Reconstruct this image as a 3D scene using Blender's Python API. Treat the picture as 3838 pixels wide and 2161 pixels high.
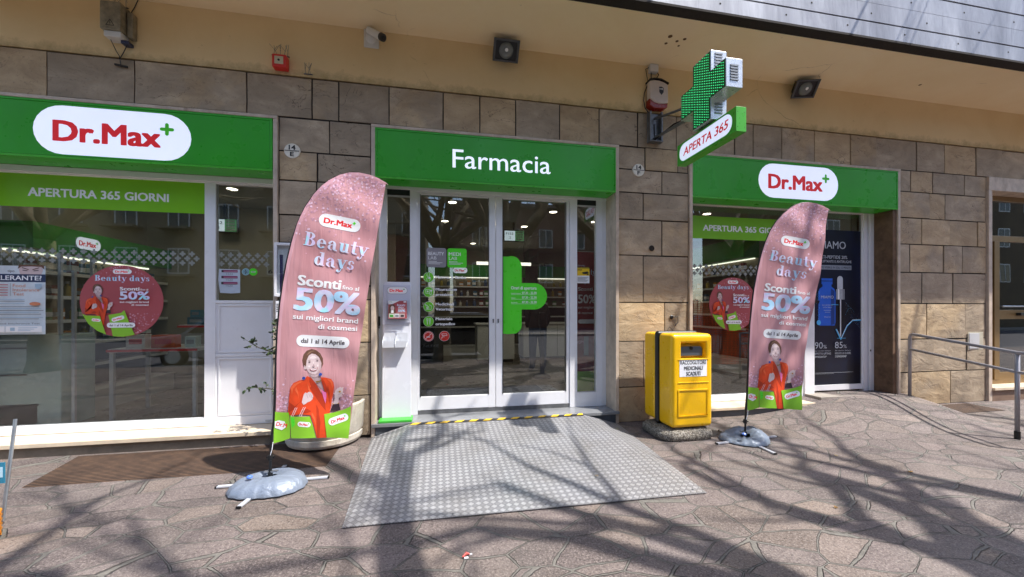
import bpy, bmesh, math, random
from mathutils import Vector, Matrix, noise
random.seed(7)
R = math.radians
S = bpy.context.scene
for o in list(bpy.data.objects): bpy.data.objects.remove(o)

# ---------------------------------------------------------------- camera, sky, sun, exposure
cam = bpy.data.cameras.new("camera"); camo = bpy.data.objects.new("camera", cam)
S.collection.objects.link(camo); S.camera = camo
camo.location = (0, -4.75, 1.5)
camo.rotation_euler = (R(90), 0, R(-10.77))
cam.sensor_width = 36; cam.lens = 36 * 1441 / 3838
cam.shift_y = 80 / 3838; cam.clip_start = .05; cam.clip_end = 500

SUN_AZ, SUN_EL = 57, 59.5
w = bpy.data.worlds.new("World"); S.world = w; w.use_nodes = True
nt = w.node_tree; bg = nt.nodes["Background"]
sky = nt.nodes.new("ShaderNodeTexSky"); sky.sky_type = 'NISHITA'; sky.sun_disc = False
sky.sun_elevation = R(SUN_EL); sky.sun_rotation = R(180 - SUN_AZ); sky.dust_density = 1.2
nt.links.new(sky.outputs[0], bg.inputs[0]); bg.inputs[1].default_value = .15
sl = bpy.data.lights.new("sun", 'SUN'); sl.energy = 3.1; sl.angle = R(.8); sl.color = (1, .955, .89)
so = bpy.data.objects.new("sun", sl); S.collection.objects.link(so)
sdir = Vector((math.sin(R(SUN_AZ)) * math.cos(R(SUN_EL)), -math.cos(R(SUN_AZ)) * math.cos(R(SUN_EL)), math.sin(R(SUN_EL))))
so.rotation_euler = sdir.to_track_quat('Z', 'Y').to_euler(); so.location = (8, -8, 20)
vs = S.view_settings; vs.view_transform = 'Standard'; vs.look = 'None'; vs.exposure = 1.34; vs.gamma = 1; vs.use_curve_mapping = False
S.cycles.max_bounces = 8; S.cycles.transparent_max_bounces = 16; S.cycles.diffuse_bounces = 4; S.cycles.glossy_bounces = 4
S.cycles.use_denoising = True; S.cycles.caustics_reflective = False; S.cycles.caustics_refractive = False
S.cycles.sample_clamp_indirect = 6

# ---------------------------------------------------------------- colour + materials
def lin(h):
    if isinstance(h, (tuple, list)): return (*h[:3], 1)
    c = [int(h[i:i + 2], 16) / 255 for i in (0, 2, 4)]
    return tuple(v / 12.92 if v <= .04045 else ((v + .055) / 1.055) ** 2.4 for v in c) + (1,)
MATS = {}
class NT:
    def __init__(s, name):
        s.m = bpy.data.materials.new(name); s.m.use_nodes = True; s.t = s.m.node_tree
        s.b = s.t.nodes["Principled BSDF"]; s.o = s.t.nodes["Material Output"]
    def n(s, typ, **kw):
        x = s.t.nodes.new("ShaderNode" + typ)
        for k, v in kw.items():
            if k[0] == '_': x.inputs[int(k[1:])].default_value = v
            elif k in x.inputs: x.inputs[k].default_value = v
            else: setattr(x, k, v)
        return x
    def l(s, a, b): s.t.links.new(a, b)
    def math(s, op, a, b=None, c=None):
        x = s.n("Math", operation=op)
        for i, v in enumerate((a, b, c)):
            if v is None: continue
            if hasattr(v, 'is_linked'): s.l(v, x.inputs[i])
            else: x.inputs[i].default_value = v
        return x.outputs[0]
    def mix(s, f, a, b, typ='MIX'):
        x = s.n("Mix", data_type='RGBA', blend_type=typ)
        for i, v in ((0, f), (6, a), (7, b)):
            if hasattr(v, 'is_linked'): s.l(v, x.inputs[i])
            else: x.inputs[i].default_value = v
        return x.outputs[2]
    def ramp(s, f, stops):
        x = s.n("ValToRGB"); e = x.color_ramp.elements
        while len(e) < len(stops): e.new(.5)
        for i, (p, c) in enumerate(stops): e[i].position = p; e[i].color = c if len(c) == 4 else (*c, 1)
        s.l(f, x.inputs[0]); return x.outputs[0]
    def coord(s, kind="Object", scale=(1, 1, 1), rot=(0, 0, 0), loc=(0, 0, 0)):
        t = s.n("TexCoord"); m = s.n("Mapping"); s.l(t.outputs[kind], m.inputs[0])
        m.inputs[1].default_value = loc; m.inputs[2].default_value = rot; m.inputs[3].default_value = scale
        return m.outputs[0]
    def noise(s, co, scale, detail=4, rough=.6, dist=0):
        x = s.n("TexNoise", Scale=scale, Detail=detail, Roughness=rough, Distortion=dist); s.l(co, x.inputs['Vector']); return x.outputs[0]
    def bump(s, h, strength=.3, dist=.01):
        x = s.n("Bump", Strength=strength, Distance=dist); s.l(h, x.inputs['Height']); s.l(x.outputs[0], s.b.inputs['Normal']); return x

def pm(name, col, rough=.5, metal=0, var=.08, scale=6, bump=0, bscale=60, emit=0, spec=.5, coat=0, stain=None):
    """painted / plain surface with slight mottling, roughness variation and optional bump"""
    if name in MATS: return MATS[name]
    t = NT(name); c = lin(col); co = t.coord()
    nz = t.noise(co, scale, 5, .65)
    lo = tuple(v * (1 - var * 1.6) for v in c[:3]); hi = tuple(min(1, v * (1 + var)) for v in c[:3])
    colr = t.ramp(nz, [(.3, lo), (.7, hi)])
    if stain:
        sn = t.noise(t.coord(scale=(1.6, 1.6, .5)), 1.7, 6, .7, .6)
        colr = t.mix(t.ramp(sn, [(.52, (0, 0, 0)), (.72, (1, 1, 1))]), colr, lin(stain))
    t.l(colr, t.b.inputs['Base Color'])
    t.l(t.math('ADD', t.math('MULTIPLY', t.math('SUBTRACT', t.noise(co, scale * 3, 3), .5), .25 * (1 if rough > .15 else .2)), rough), t.b.inputs['Roughness'])
    t.b.inputs['Metallic'].default_value = metal; t.b.inputs['Specular IOR Level'].default_value = spec
    t.b.inputs['Coat Weight'].default_value = coat; t.b.inputs['Coat Roughness'].default_value = .08
    if emit:
        t.l(colr, t.b.inputs['Emission Color']); t.b.inputs['Emission Strength'].default_value = emit
    if bump: t.bump(t.noise(co, bscale, 4, .6), bump, .01)
    MATS[name] = t.m; return t.m

def glass_mat(name, tint=(.80, .82, .81), ior=1.55, refl=1.0, boost=1.9):
    t = NT(name); tr = t.n("BsdfTransparent"); tr.inputs[0].default_value = (*tint, 1)
    gl = t.n("BsdfGlossy"); gl.inputs['Roughness'].default_value = .004; gl.inputs[0].default_value = (refl, refl, refl, 1)
    ge = t.n("NewGeometry"); dt = t.n("VectorMath", operation='DOT_PRODUCT'); t.l(ge.outputs['Normal'], dt.inputs[0]); t.l(ge.outputs['Incoming'], dt.inputs[1])
    cs = t.math('SUBTRACT', 1, t.math('ABSOLUTE', dt.outputs['Value'])); f0 = ((ior - 1) / (ior + 1)) ** 2
    fres = t.math('ADD', t.math('MULTIPLY', t.math('POWER', cs, 5), 1 - f0), f0)
    # very faint unevenness of the float glass
    co = t.coord(); b = t.n("Bump", Strength=.02, Distance=.05); t.l(t.noise(co, .8, 1), b.inputs['Height']); t.l(b.outputs[0], gl.inputs['Normal'])
    f = t.math('MULTIPLY', fres, boost); f = t.math('MINIMUM', f, 1.0)
    ms = t.n("MixShader"); t.l(f, ms.inputs[0]); t.l(tr.outputs[0], ms.inputs[1]); t.l(gl.outputs[0], ms.inputs[2])
    t.l(ms.outputs[0], t.o.inputs[0]); return t.m
GLASS = glass_mat("window glass"); ACRYL = glass_mat("clear acrylic", (.9, .92, .93), 1.45)

# ---------------------------------------------------------------- objects
COL = S.collection
def setp(o, label=None, cat=None, group=None, kind=None):
    if label: o['label'] = label
    if cat: o['category'] = cat
    if group: o['group'] = group
    if kind: o['kind'] = kind
    return o
def thing(name, loc, label, cat, group=None):
    o = bpy.data.objects.new(name, None); COL.objects.link(o); o.location = loc; o.empty_display_size = .1
    return setp(o, label, cat, group)
def origin_of(p):
    while p.parent: p = p.parent
    return Vector(p.location)
def dup(root, loc, rz=None, label=None, group=None):
    def rec(o, par):
        c = o.copy(); COL.objects.link(c)
        if par: c.parent = par
        for ch in [x for x in bpy.data.objects if x.parent == o]: rec(ch, c)
        return c
    r = rec(root, None); r.location = loc
    if rz is not None: r.rotation_euler = (0, 0, rz)
    if label: r['label'] = label
    if group: r['group'] = group
    return r
def finish(me, name, parent, mats, smooth=False, bevel=0, seg=2, loc=None, weight=False):
    ob = bpy.data.objects.new(name, me); COL.objects.link(ob)
    for m in mats: me.materials.append(m)
    if parent: ob.parent = parent
    elif loc: ob.location = loc
    if smooth:
        for p in me.polygons: p.use_smooth = True
    if bevel:
        b = ob.modifiers.new("bevel", 'BEVEL'); b.width = bevel; b.segments = seg
        b.limit_method = 'WEIGHT' if weight else 'ANGLE'; b.angle_limit = R(40)
        if smooth is False:
            pass
    return ob

class M:
    """collects shapes in world coordinates and links them as ONE mesh object"""
    def __init__(s): s.v = []; s.f = []; s.m = []; s.c = []; s.cur = (1, 1, 1, 1)
    def face(s, pts, m=0):
        i = len(s.v); s.v += [Vector(p) for p in pts]; s.f.append(tuple(range(i, i + len(pts)))); s.m.append(m); s.c.append(s.cur)
    def box(s, x0, x1, y0, y1, z0, z1, m=0, rot=0, piv=None):
        i = len(s.v); P = [Vector((x, y, z)) for x in (x0, x1) for y in (y0, y1) for z in (z0, z1)]
        if rot:
            c = Vector(piv if piv else ((x0 + x1) / 2, (y0 + y1) / 2, (z0 + z1) / 2)); mt = Matrix.Rotation(rot, 3, 'Z') if not isinstance(rot, Matrix) else rot
            P = [c + mt @ (p - c) for p in P]
        s.v += P
        for q in ((0, 1, 3, 2), (4, 6, 7, 5), (0, 4, 5, 1), (2, 3, 7, 6), (0, 2, 6, 4), (1, 5, 7, 3)):
            s.f.append(tuple(i + k for k in q)); s.m.append(m); s.c.append(s.cur)
        return s
    def tube(s, pts, r, n=8, m=0, caps=True):
        pts = [Vector(p) for p in pts]; rs = r if isinstance(r, (list, tuple)) else [r] * len(pts)
        i0 = len(s.v); up = None
        for k, p in enumerate(pts):
            d = (pts[min(k + 1, len(pts) - 1)] - pts[max(k - 1, 0)]).normalized()
            if up is None: up = d.orthogonal().normalized()
            up = (up - d * up.dot(d)).normalized(); sd = d.cross(up)
            for a in range(n):
                t = 2 * math.pi * a / n; s.v.append(p + (up * math.cos(t) + sd * math.sin(t)) * rs[k])
        for k in range(len(pts) - 1):
            for a in range(n):
                b = (a + 1) % n; s.f.append((i0 + k * n + a, i0 + k * n + b, i0 + (k + 1) * n + b, i0 + (k + 1) * n + a)); s.m.append(m); s.c.append(s.cur)
        if caps:
            s.f.append(tuple(i0 + a for a in reversed(range(n)))); s.f.append(tuple(i0 + (len(pts) - 1) * n + a for a in range(n))); s.m += [m, m]; s.c += [s.cur] * 2
        return s
    def lathe(s, prof, c, n=24, a0=0, a1=2 * math.pi, m=0, sx=1, sy=1, axis='Z'):
        i0 = len(s.v); full = abs(a1 - a0 - 2 * math.pi) < 1e-6; k = n if full else n + 1
        for r, z in prof:
            for a in range(k):
                t = a0 + (a1 - a0) * a / n
                if axis == 'Z': s.v.append(Vector((c[0] + r * sx * math.cos(t), c[1] + r * sy * math.sin(t), c[2] + z)))
                else: s.v.append(Vector((c[0] + r * math.cos(t), c[1] + z, c[2] + r * math.sin(t))))
        for j in range(len(prof) - 1):
            for a in range(n):
                b = (a + 1) % k; s.f.append((i0 + j * k + a, i0 + j * k + b, i0 + (j + 1) * k + b, i0 + (j + 1) * k + a)); s.m.append(m); s.c.append(s.cur)
        return s
    def prism(s, poly, y0, y1, m=0, axis='Y'):
        """poly in (x,z) extruded along y (axis Y), or (y,z) along x (axis X), or (x,y) along z (axis Z)"""
        f = {'Y': lambda a, b, t: Vector((a, t, b)), 'X': lambda a, b, t: Vector((t, a, b)), 'Z': lambda a, b, t: Vector((a, b, t))}[axis]
        i = len(s.v); n = len(poly); s.v += [f(a, b, y0) for a, b in poly] + [f(a, b, y1) for a, b in poly]
        s.f.append(tuple(i + k for k in range(n))); s.f.append(tuple(i + n + k for k in reversed(range(n)))); s.m += [m, m]
        for k in range(n): s.f.append((i + k, i + n + k, i + n + (k + 1) % n, i + (k + 1) % n)); s.m.append(m)
        s.c += [s.cur] * (n + 2); return s
    def build(s, name, mats, parent=None, smooth=False, bevel=0, seg=2, loc=None, recalc=True):
        o = origin_of(parent) if parent else Vector(loc or (0, 0, 0))
        me = bpy.data.meshes.new(name); me.from_pydata([v - o for v in s.v], [], s.f)
        for p, k in zip(me.polygons, s.m): p.material_index = k
        if any(c != (1, 1, 1, 1) for c in s.c):
            ca = me.color_attributes.new("tint", 'FLOAT_COLOR', 'CORNER')
            for p, c in zip(me.polygons, s.c):
                for li in p.loop_indices: ca.data[li].color = c
        if recalc:
            bm = bmesh.new(); bm.from_mesh(me)
            if bevel or smooth: bmesh.ops.remove_doubles(bm, verts=bm.verts, dist=1e-5)
            bmesh.ops.recalc_face_normals(bm, faces=bm.faces); bm.to_mesh(me); bm.free()
        if not isinstance(mats, (list, tuple)): mats = [mats]
        return finish(me, name, parent, mats, smooth, bevel, seg, loc)

# ---------------------------------------------------------------- flat printed artwork (text, shapes) laid on a real surface
_tc = bpy.data.curves.new("t", 'FONT'); _to = bpy.data.objects.new("t", _tc); COL.objects.link(_to)
TCACHE = {}
def text_mesh(body, bold):
    k = (body, bold)
    if k in TCACHE: return TCACHE[k]
    _tc.body = body; _tc.size = 1; _tc.offset = bold; _tc.resolution_u = 3; _tc.space_character = 1 + bold * 1.5
    bpy.context.view_layer.update()
    ob = _to.evaluated_get(bpy.context.evaluated_depsgraph_get()); me = ob.to_mesh()
    vs_ = [(v.co.x, v.co.y) for v in me.vertices]; fs = [tuple(p.vertices) for p in me.polygons]; ob.to_mesh_clear()
    TCACHE[k] = (vs_, fs); return TCACHE[k]
def capheight(bold): return max(v[1] for v in text_mesh("H", bold)[0])

def arcpts(cx, cy, rx, ry, a0, a1, n=16): return [(cx + rx * math.cos(R(a0 + (a1 - a0) * i / n)), cy + ry * math.sin(R(a0 + (a1 - a0) * i / n))) for i in range(n + 1)]
def glyph(ch):
    """fat high-contrast serif letters, drawn as polygons; cap height 1"""
    P = []; W, t = .2, .055
    def st(x, y0, y1, w=W): P.append([(x, y0), (x + w, y0), (x + w, y1), (x, y1)])
    def bar(x0, x1, y, h=t): P.append([(x0, y), (x1, y), (x1, y + h), (x0, y + h)])
    def arc(cx, cy, rx, ry, a0, a1, W=W, t=t, n=14):
        o = []; i_ = []
        for k in range(n + 1):
            a = R(a0 + (a1 - a0) * k / n); o.append((cx + rx * math.cos(a), cy + ry * math.sin(a))); i_.append((cx + (rx - W) * math.cos(a), cy + (ry - t) * math.sin(a)))
        for k in range(n): P.append([o[k], o[k + 1], i_[k + 1], i_[k]])
    def ball(x, y, r=.085): P.append(arcpts(x, y, r, r, 0, 337.5, 15))
    def ln(x0, y0, x1, y1, w): P.append([(x0 - w / 2, y0), (x0 + w / 2, y0), (x1 + w / 2, y1), (x1 - w / 2, y1)])
    if ch == 'B': st(.1, 0, 1, .22); bar(0, .4, .945); bar(0, .4, 0); arc(.36, .76, .3, .24, -90, 90); arc(.36, .27, .36, .27, -90, 90, .22); bar(.3, .5, .5); adv = .78
    elif ch == 'e': arc(.31, .33, .3, .35, 0, 325); bar(.1, .6, .33, .06); adv = .66
    elif ch == 'a': arc(.26, .2, .23, .21, 90, 290, .17); arc(.3, .42, .25, .27, 0, 150, .19); st(.36, .08, .44, .19); arc(.6, .1, .24, .11, 180, 290, .19, .09); bar(.2, .4, .37, .05); ball(.12, .48, .08); adv = .72
    elif ch == 'u': st(.08, .16, .68, .19); arc(.3, .18, .22, .19, 180, 340, .19); st(.42, 0, .68, .19); bar(-.01, .1, .625); bar(.34, .44, .625); bar(.6, .7, 0); adv = .73
    elif ch == 't': st(.12, .12, .95, .19); bar(-.02, .44, .62, .06); arc(.33, .13, .21, .14, 180, 330, .19, .07); adv = .48
    elif ch == 'y': ln(.14, .68, .36, .02, .21); ln(.58, .68, .27, -.22, .06); bar(-.02, .3, .63); bar(.46, .7, .63); arc(.16, -.2, .13, .12, 200, 360, .06, .06); ball(.09, -.2, .085); adv = .68
    elif ch == 'd': arc(.28, .33, .27, .35, 30, 330); st(.4, 0, 1, .2); bar(.3, .42, .945); bar(.58, .68, 0); adv = .72
    elif ch == 's': arc(.26, .5, .21, .19, 40, 250, .15, .055); arc(.24, .19, .23, .2, -150, 85, .16, .055); ball(.4, .54, .06); ball(.07, .13, .065); adv = .52
    else: adv = .3
    return P, adv

class Art:
    def __init__(s): s.v = []; s.f = []; s.m = []; s.mats = []; s.lay = 0; s.inc = 1
    def mi(s, m):
        if m not in s.mats: s.mats.append(m)
        return s.mats.index(m)
    def poly(s, pts, m, lay=None):
        if lay is None: s.lay += s.inc; lay = s.lay
        i = len(s.v); s.v += [(a, lay, b) for a, b in pts]; s.f.append(tuple(range(i, i + len(pts)))); s.m.append(s.mi(m)); return s
    def rect(s, x0, x1, z0, z1, m, lay=None): return s.poly([(x0, z0), (x1, z0), (x1, z1), (x0, z1)], m, lay)
    def rr(s, x0, x1, z0, z1, r, m, rot=0, lay=None):
        r = min(r, (x1 - x0) / 2 - 1e-4, (z1 - z0) / 2 - 1e-4); p = []
        for cx, cz, a in ((x1 - r, z1 - r, 0), (x0 + r, z1 - r, 90), (x0 + r, z0 + r, 180), (x1 - r, z0 + r, 270)): p += arcpts(cx, cz, r, r, a, a + 90, 6)
        if rot:
            mx, mz = (x0 + x1) / 2, (z0 + z1) / 2; c_, s_ = math.cos(R(rot)), math.sin(R(rot))
            p = [(mx + (a - mx) * c_ - (b - mz) * s_, mz + (a - mx) * s_ + (b - mz) * c_) for a, b in p]
        return s.poly(p, m, lay)
    def circ(s, cx, cz, r, m, n=24, rz=None, lay=None): return s.poly(arcpts(cx, cz, r, rz or r, 0, 360 * (n - 1) / n, n - 1), m, lay)
    def line(s, pts, w_, m, closed=False):
        s.lay += s.inc; lay = s.lay; pts = list(pts) + ([pts[0]] if closed else [])
        for (a, b), (c, d) in zip(pts, pts[1:]):
            L = math.hypot(c - a, d - b) or 1; nx, nz = -(d - b) / L * w_ / 2, (c - a) / L * w_ / 2; ex, ez = (c - a) / L * w_ * .3, (d - b) / L * w_ * .3
            s.lay += .06
            s.poly([(a - ex + nx, b - ez + nz), (a - ex - nx, b - ez - nz), (c + ex - nx, d + ez - nz), (c + ex + nx, d + ez + nz)], m, s.lay)
        return s
    def plus(s, cx, cz, r, t, m, round_=True, lay=None):
        p = []
        for k in range(4):
            a = 90 * k; c_, s_ = math.cos(R(a)), math.sin(R(a))
            q = [(t, t), ] + [(r - t + t * math.cos(R(b)), t * math.sin(R(b))) for b in (60, 30, 0, -30, -60)][::1] if round_ else [(t, t), (r, t), (r, -t)]
            q = [(t, t)] + [(r - t + t * math.cos(R(b)), t * math.sin(R(b))) for b in (90, 60, 30, 0, -30, -60, -90)]
            q = q[::-1]
            p += [(cx + u * c_ - v_ * s_, cz + u * s_ + v_ * c_) for u, v_ in q]
        return s.poly(p, m, lay)
    def text(s, body, x0, z0, width, cap, m, bold=.0, rot=0, align='L', shear=0):
        reps = bold; bold = 0
        vs_, fs = text_mesh(body, 0); mnx = min(v[0] for v in vs_); mxx = max(v[0] for v in vs_); ch = capheight(bold)
        kz = cap / ch; kx = width / (mxx - mnx) if width else kz * .95
        off = 0 if align == 'L' else (-(mxx - mnx) * kx if align == 'R' else -(mxx - mnx) * kx / 2)
        s.lay += 1; c_, s_ = math.cos(R(rot)), math.sin(R(rot)); mi = s.mi(m); e = reps * .62
        for q, (da, db) in enumerate([(0, 0)] if reps < .004 else [(e, e * .5), (-e, e * .5), (e, -e * .5), (-e, -e * .5), (0, e * .6), (0, -e * .6)]):
            i = len(s.v)
            for a, b in vs_:
                a, b = a + da, b + db; u, v_ = (a - mnx) * kx + off + b * kz * shear, b * kz; s.v.append((x0 + u * c_ - v_ * s_, s.lay + q * .12, z0 + u * s_ + v_ * c_))
            s.f += [tuple(i + k for k in f) for f in fs]; s.m += [mi] * len(fs)
        return s
    def serif(s, body, x0, z0, width, cap, m, rot=0):
        tot = 0; L = []
        for ch in body:
            P, adv = glyph(ch); L.append((P, tot)); tot += adv + .03
        kx = width / tot; c_, s_ = math.cos(R(rot)), math.sin(R(rot)); s.lay += 1
        for P, off in L:
            for p in P:
                s.lay += .06
                s.poly([(x0 + (a + off) * kx * c_ - b * cap * s_, z0 + (a + off) * kx * s_ + b * cap * c_) for a, b in p], m, s.lay)
        return s
    def logo(s, cx, cz, wd, hgt, pill, red, grn, rot=0, ring=None):
        """white pill with the red wordmark and small green plus"""
        if ring: s.rr(cx - wd / 2 - .004, cx + wd / 2 + .004, cz - hgt / 2 - .004, cz + hgt / 2 + .004, hgt, ring, rot)
        s.rr(cx - wd / 2, cx + wd / 2, cz - hgt / 2, cz + hgt / 2, hgt / 2, pill, rot)
        c_, s_ = math.cos(R(rot)), math.sin(R(rot)); q = lambda a, b: (cx + a * c_ - b * s_, cz + a * s_ + b * c_)
        a, b = q(-wd * .375, -hgt * .22); s.text("Dr.Max", a, b, wd * .665, hgt * .405, red, .062, rot)
        a, b = q(wd * .338, hgt * .17); s.plus(a, b, hgt * .135, hgt * .036, grn); return s
    def build(s, name, fn, parent=None, step=.0006, grid=None, loc=None, extra=None):
        bm = bmesh.new(); vv = [bm.verts.new(v) for v in s.v]
        for f, k in zip(s.f, s.m):
            try: bf = bm.faces.new([vv[i] for i in f]); bf.material_index = k
            except ValueError: pass
        if grid:
            bmesh.ops.triangulate(bm, faces=bm.faces[:])
            xs = [v[0] for v in s.v]; zs = [v[2] for v in s.v]
            for ax, lo, hi in ((0, min(xs), max(xs)), (2, min(zs), max(zs))):
                q = math.ceil(lo / grid) * grid
                while q < hi:
                    co = Vector((0, 0, 0)); no = Vector((0, 0, 0)); co[ax] = q; no[ax] = 1
                    bmesh.ops.bisect_plane(bm, geom=bm.verts[:] + bm.edges[:] + bm.faces[:], dist=1e-5, plane_co=co, plane_no=no); q += grid
        o = origin_of(parent) if parent else Vector(loc or (0, 0, 0))
        for v in bm.verts: v.co = fn(v.co.x, v.co.z, v.co.y * step) - o
        if extra: extra(bm)
        me = bpy.data.meshes.new(name); bm.to_mesh(me); bm.free()
        return finish(me, name, parent, s.mats, False, 0, 2, loc)
def flat(y): return lambda a, b, l: Vector((a, y - l, b))      # faces the street
def pip(x, y, poly):
    c = False; n = len(poly)
    for i in range(n):
        x1, y1 = poly[i]; x2, y2 = poly[i - 1]
        if (y1 > y) != (y2 > y) and x < (x2 - x1) * (y - y1) / (y2 - y1) + x1: c = not c
    return c

# ---------------------------------------------------------------- palette
ALU = pm("white painted aluminium", "eeeef2", .32, 0, .03, 3)
ALUG = pm("grey aluminium header", "c6c7c8", .35, 0, .05, 3)
GREEN = pm("sign green", "2c9422", .3, 0, .06, 1.5, emit=.04)
GREENL = pm("sign green lit lip", "4cb436", .3, 0, .05, 2)  # brighter copy of the sign green, standing in for light bounced off the ground
LIME = pm("lime vinyl", "80c41c", .35, 0, .04, 2)
LIMEP = pm("lime print", "8fce33", .5, 0, .06, 4)
PLUSG = pm("bright green vinyl", "5cec36", .3, 0, .04, 3)
PILL = pm("backlit white", "dfe6fa", .35, 0, .02, 3, emit=.28)
LETW = pm("backlit letter white", "e6eeff", .35, 0, .02, 3, emit=.32)
WHITE = pm("white print", "fafbff", .45, 0, .03, 5)
WHITEG = pm("frosted white", "8b8f8b", .6, 0, .05, 5)
RED = pm("logo red", "cf1d24", .4, 0, .04, 5, emit=.16)  # faint glow added to brighten the red, on unlit prints too
REDD = pm("decal red", "d8352c", .4, 0, .04, 5)
BLACK = pm("black plastic", "141416", .4, 0, .1, 8)
DARK = pm("dark joint and underside shade", "241e1a", .9, 0, .2, 20)
STEEL = pm("galvanised steel", "a9adb3", .35, .85, .12, 9, .05, 120)
STEELD = pm("dull steel", "7b7c7e", .5, .7, .2, 9, .1, 80)
YEL = pm("yellow polyethylene", "fcc206", .3, 0, .05, 2.5, .04, 30, coat=.25)
MARB = pm("marble trim", "c9b8a6", .55, 0, .14, 7, .1, 40, stain="a08b79")
MARBS = pm("pale marble sill", "dccab0", .4, 0, .1, 5, .05, 40)
GRAN = pm("dark grey granite", "4d5258", .45, 0, .15, 12, .05, 80)
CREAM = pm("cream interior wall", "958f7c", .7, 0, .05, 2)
INWH = pm("white furniture", "d6d6d2", .4, 0, .04, 3)
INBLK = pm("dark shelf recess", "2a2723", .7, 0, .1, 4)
INGRN = pm("interior green fascia", "2e8a24", .5, 0, .06, 2)
ORANGE = pm("orange jacket print", "e2491b", .55, 0, .1, 12)
ORAND = pm("orange jacket shade print", "b83512", .55, 0, .1, 12)
SKINP = pm("skin print", "d9c3c4", .55, 0, .04, 9)
SKIND = pm("skin shade print", "b59a9d", .55, 0, .04, 9)
HAIRP = pm("hair print", "6d4c3c", .55, 0, .15, 15)
BLUEP = pm("blue print", "2b4fa8", .5, 0, .1, 12)
PINKT = pm("pink top print", "e877b4", .5, 0, .05, 9)
DKP = pm("dark print", "3a2a34", .5, 0, .1, 12)
GREYT = pm("grey print", "7f8288", .5, 0, .05, 9)

def holo():
    t = NT("holographic blue pink print"); co = t.coord(); n_ = t.noise(co, 6, 1, .4, .3)
    c = t.ramp(n_, [(.38, lin("b6e2ff")[:3]), (.5, lin("e6e8ff")[:3]), (.6, lin("ecd8ff")[:3]), (.68, lin("aeeeff")[:3])])
    t.l(c, t.b.inputs['Base Color']); t.b.inputs['Roughness'].default_value = .5; return t.m
HOLO = holo()
def fabric(name, a, b):
    t = NT(name); co = t.coord(); n_ = t.noise(co, 2.2, 3)
    c = t.ramp(n_, [(.35, lin(a)[:3]), (.65, lin(b)[:3])]); t.l(c, t.b.inputs['Base Color']); t.b.inputs['Roughness'].default_value = .62
    t.b.inputs['Sheen Weight'].default_value = .15
    wv = t.noise(t.coord(scale=(1, 1, .12)), 14, 3, .5, .4); t.bump(wv, .35, .02); return t.m
PINK = fabric("rose polyester", "c48a8f", "d29ca1"); PINKE = fabric("rose polyester hem", "d09aa4", "dea9b4")
PINKD = pm("rose decal", "b2555b", .4, 0, .05, 3)
SP1 = pm("glitter pink", "dba6b8", .5, 0, .05, 5); SP2 = pm("glitter pale", "ecc9dc", .5, 0, .05, 5); SP3 = pm("glitter mauve", "b98a9c", .5, 0, .05, 5)

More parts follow.
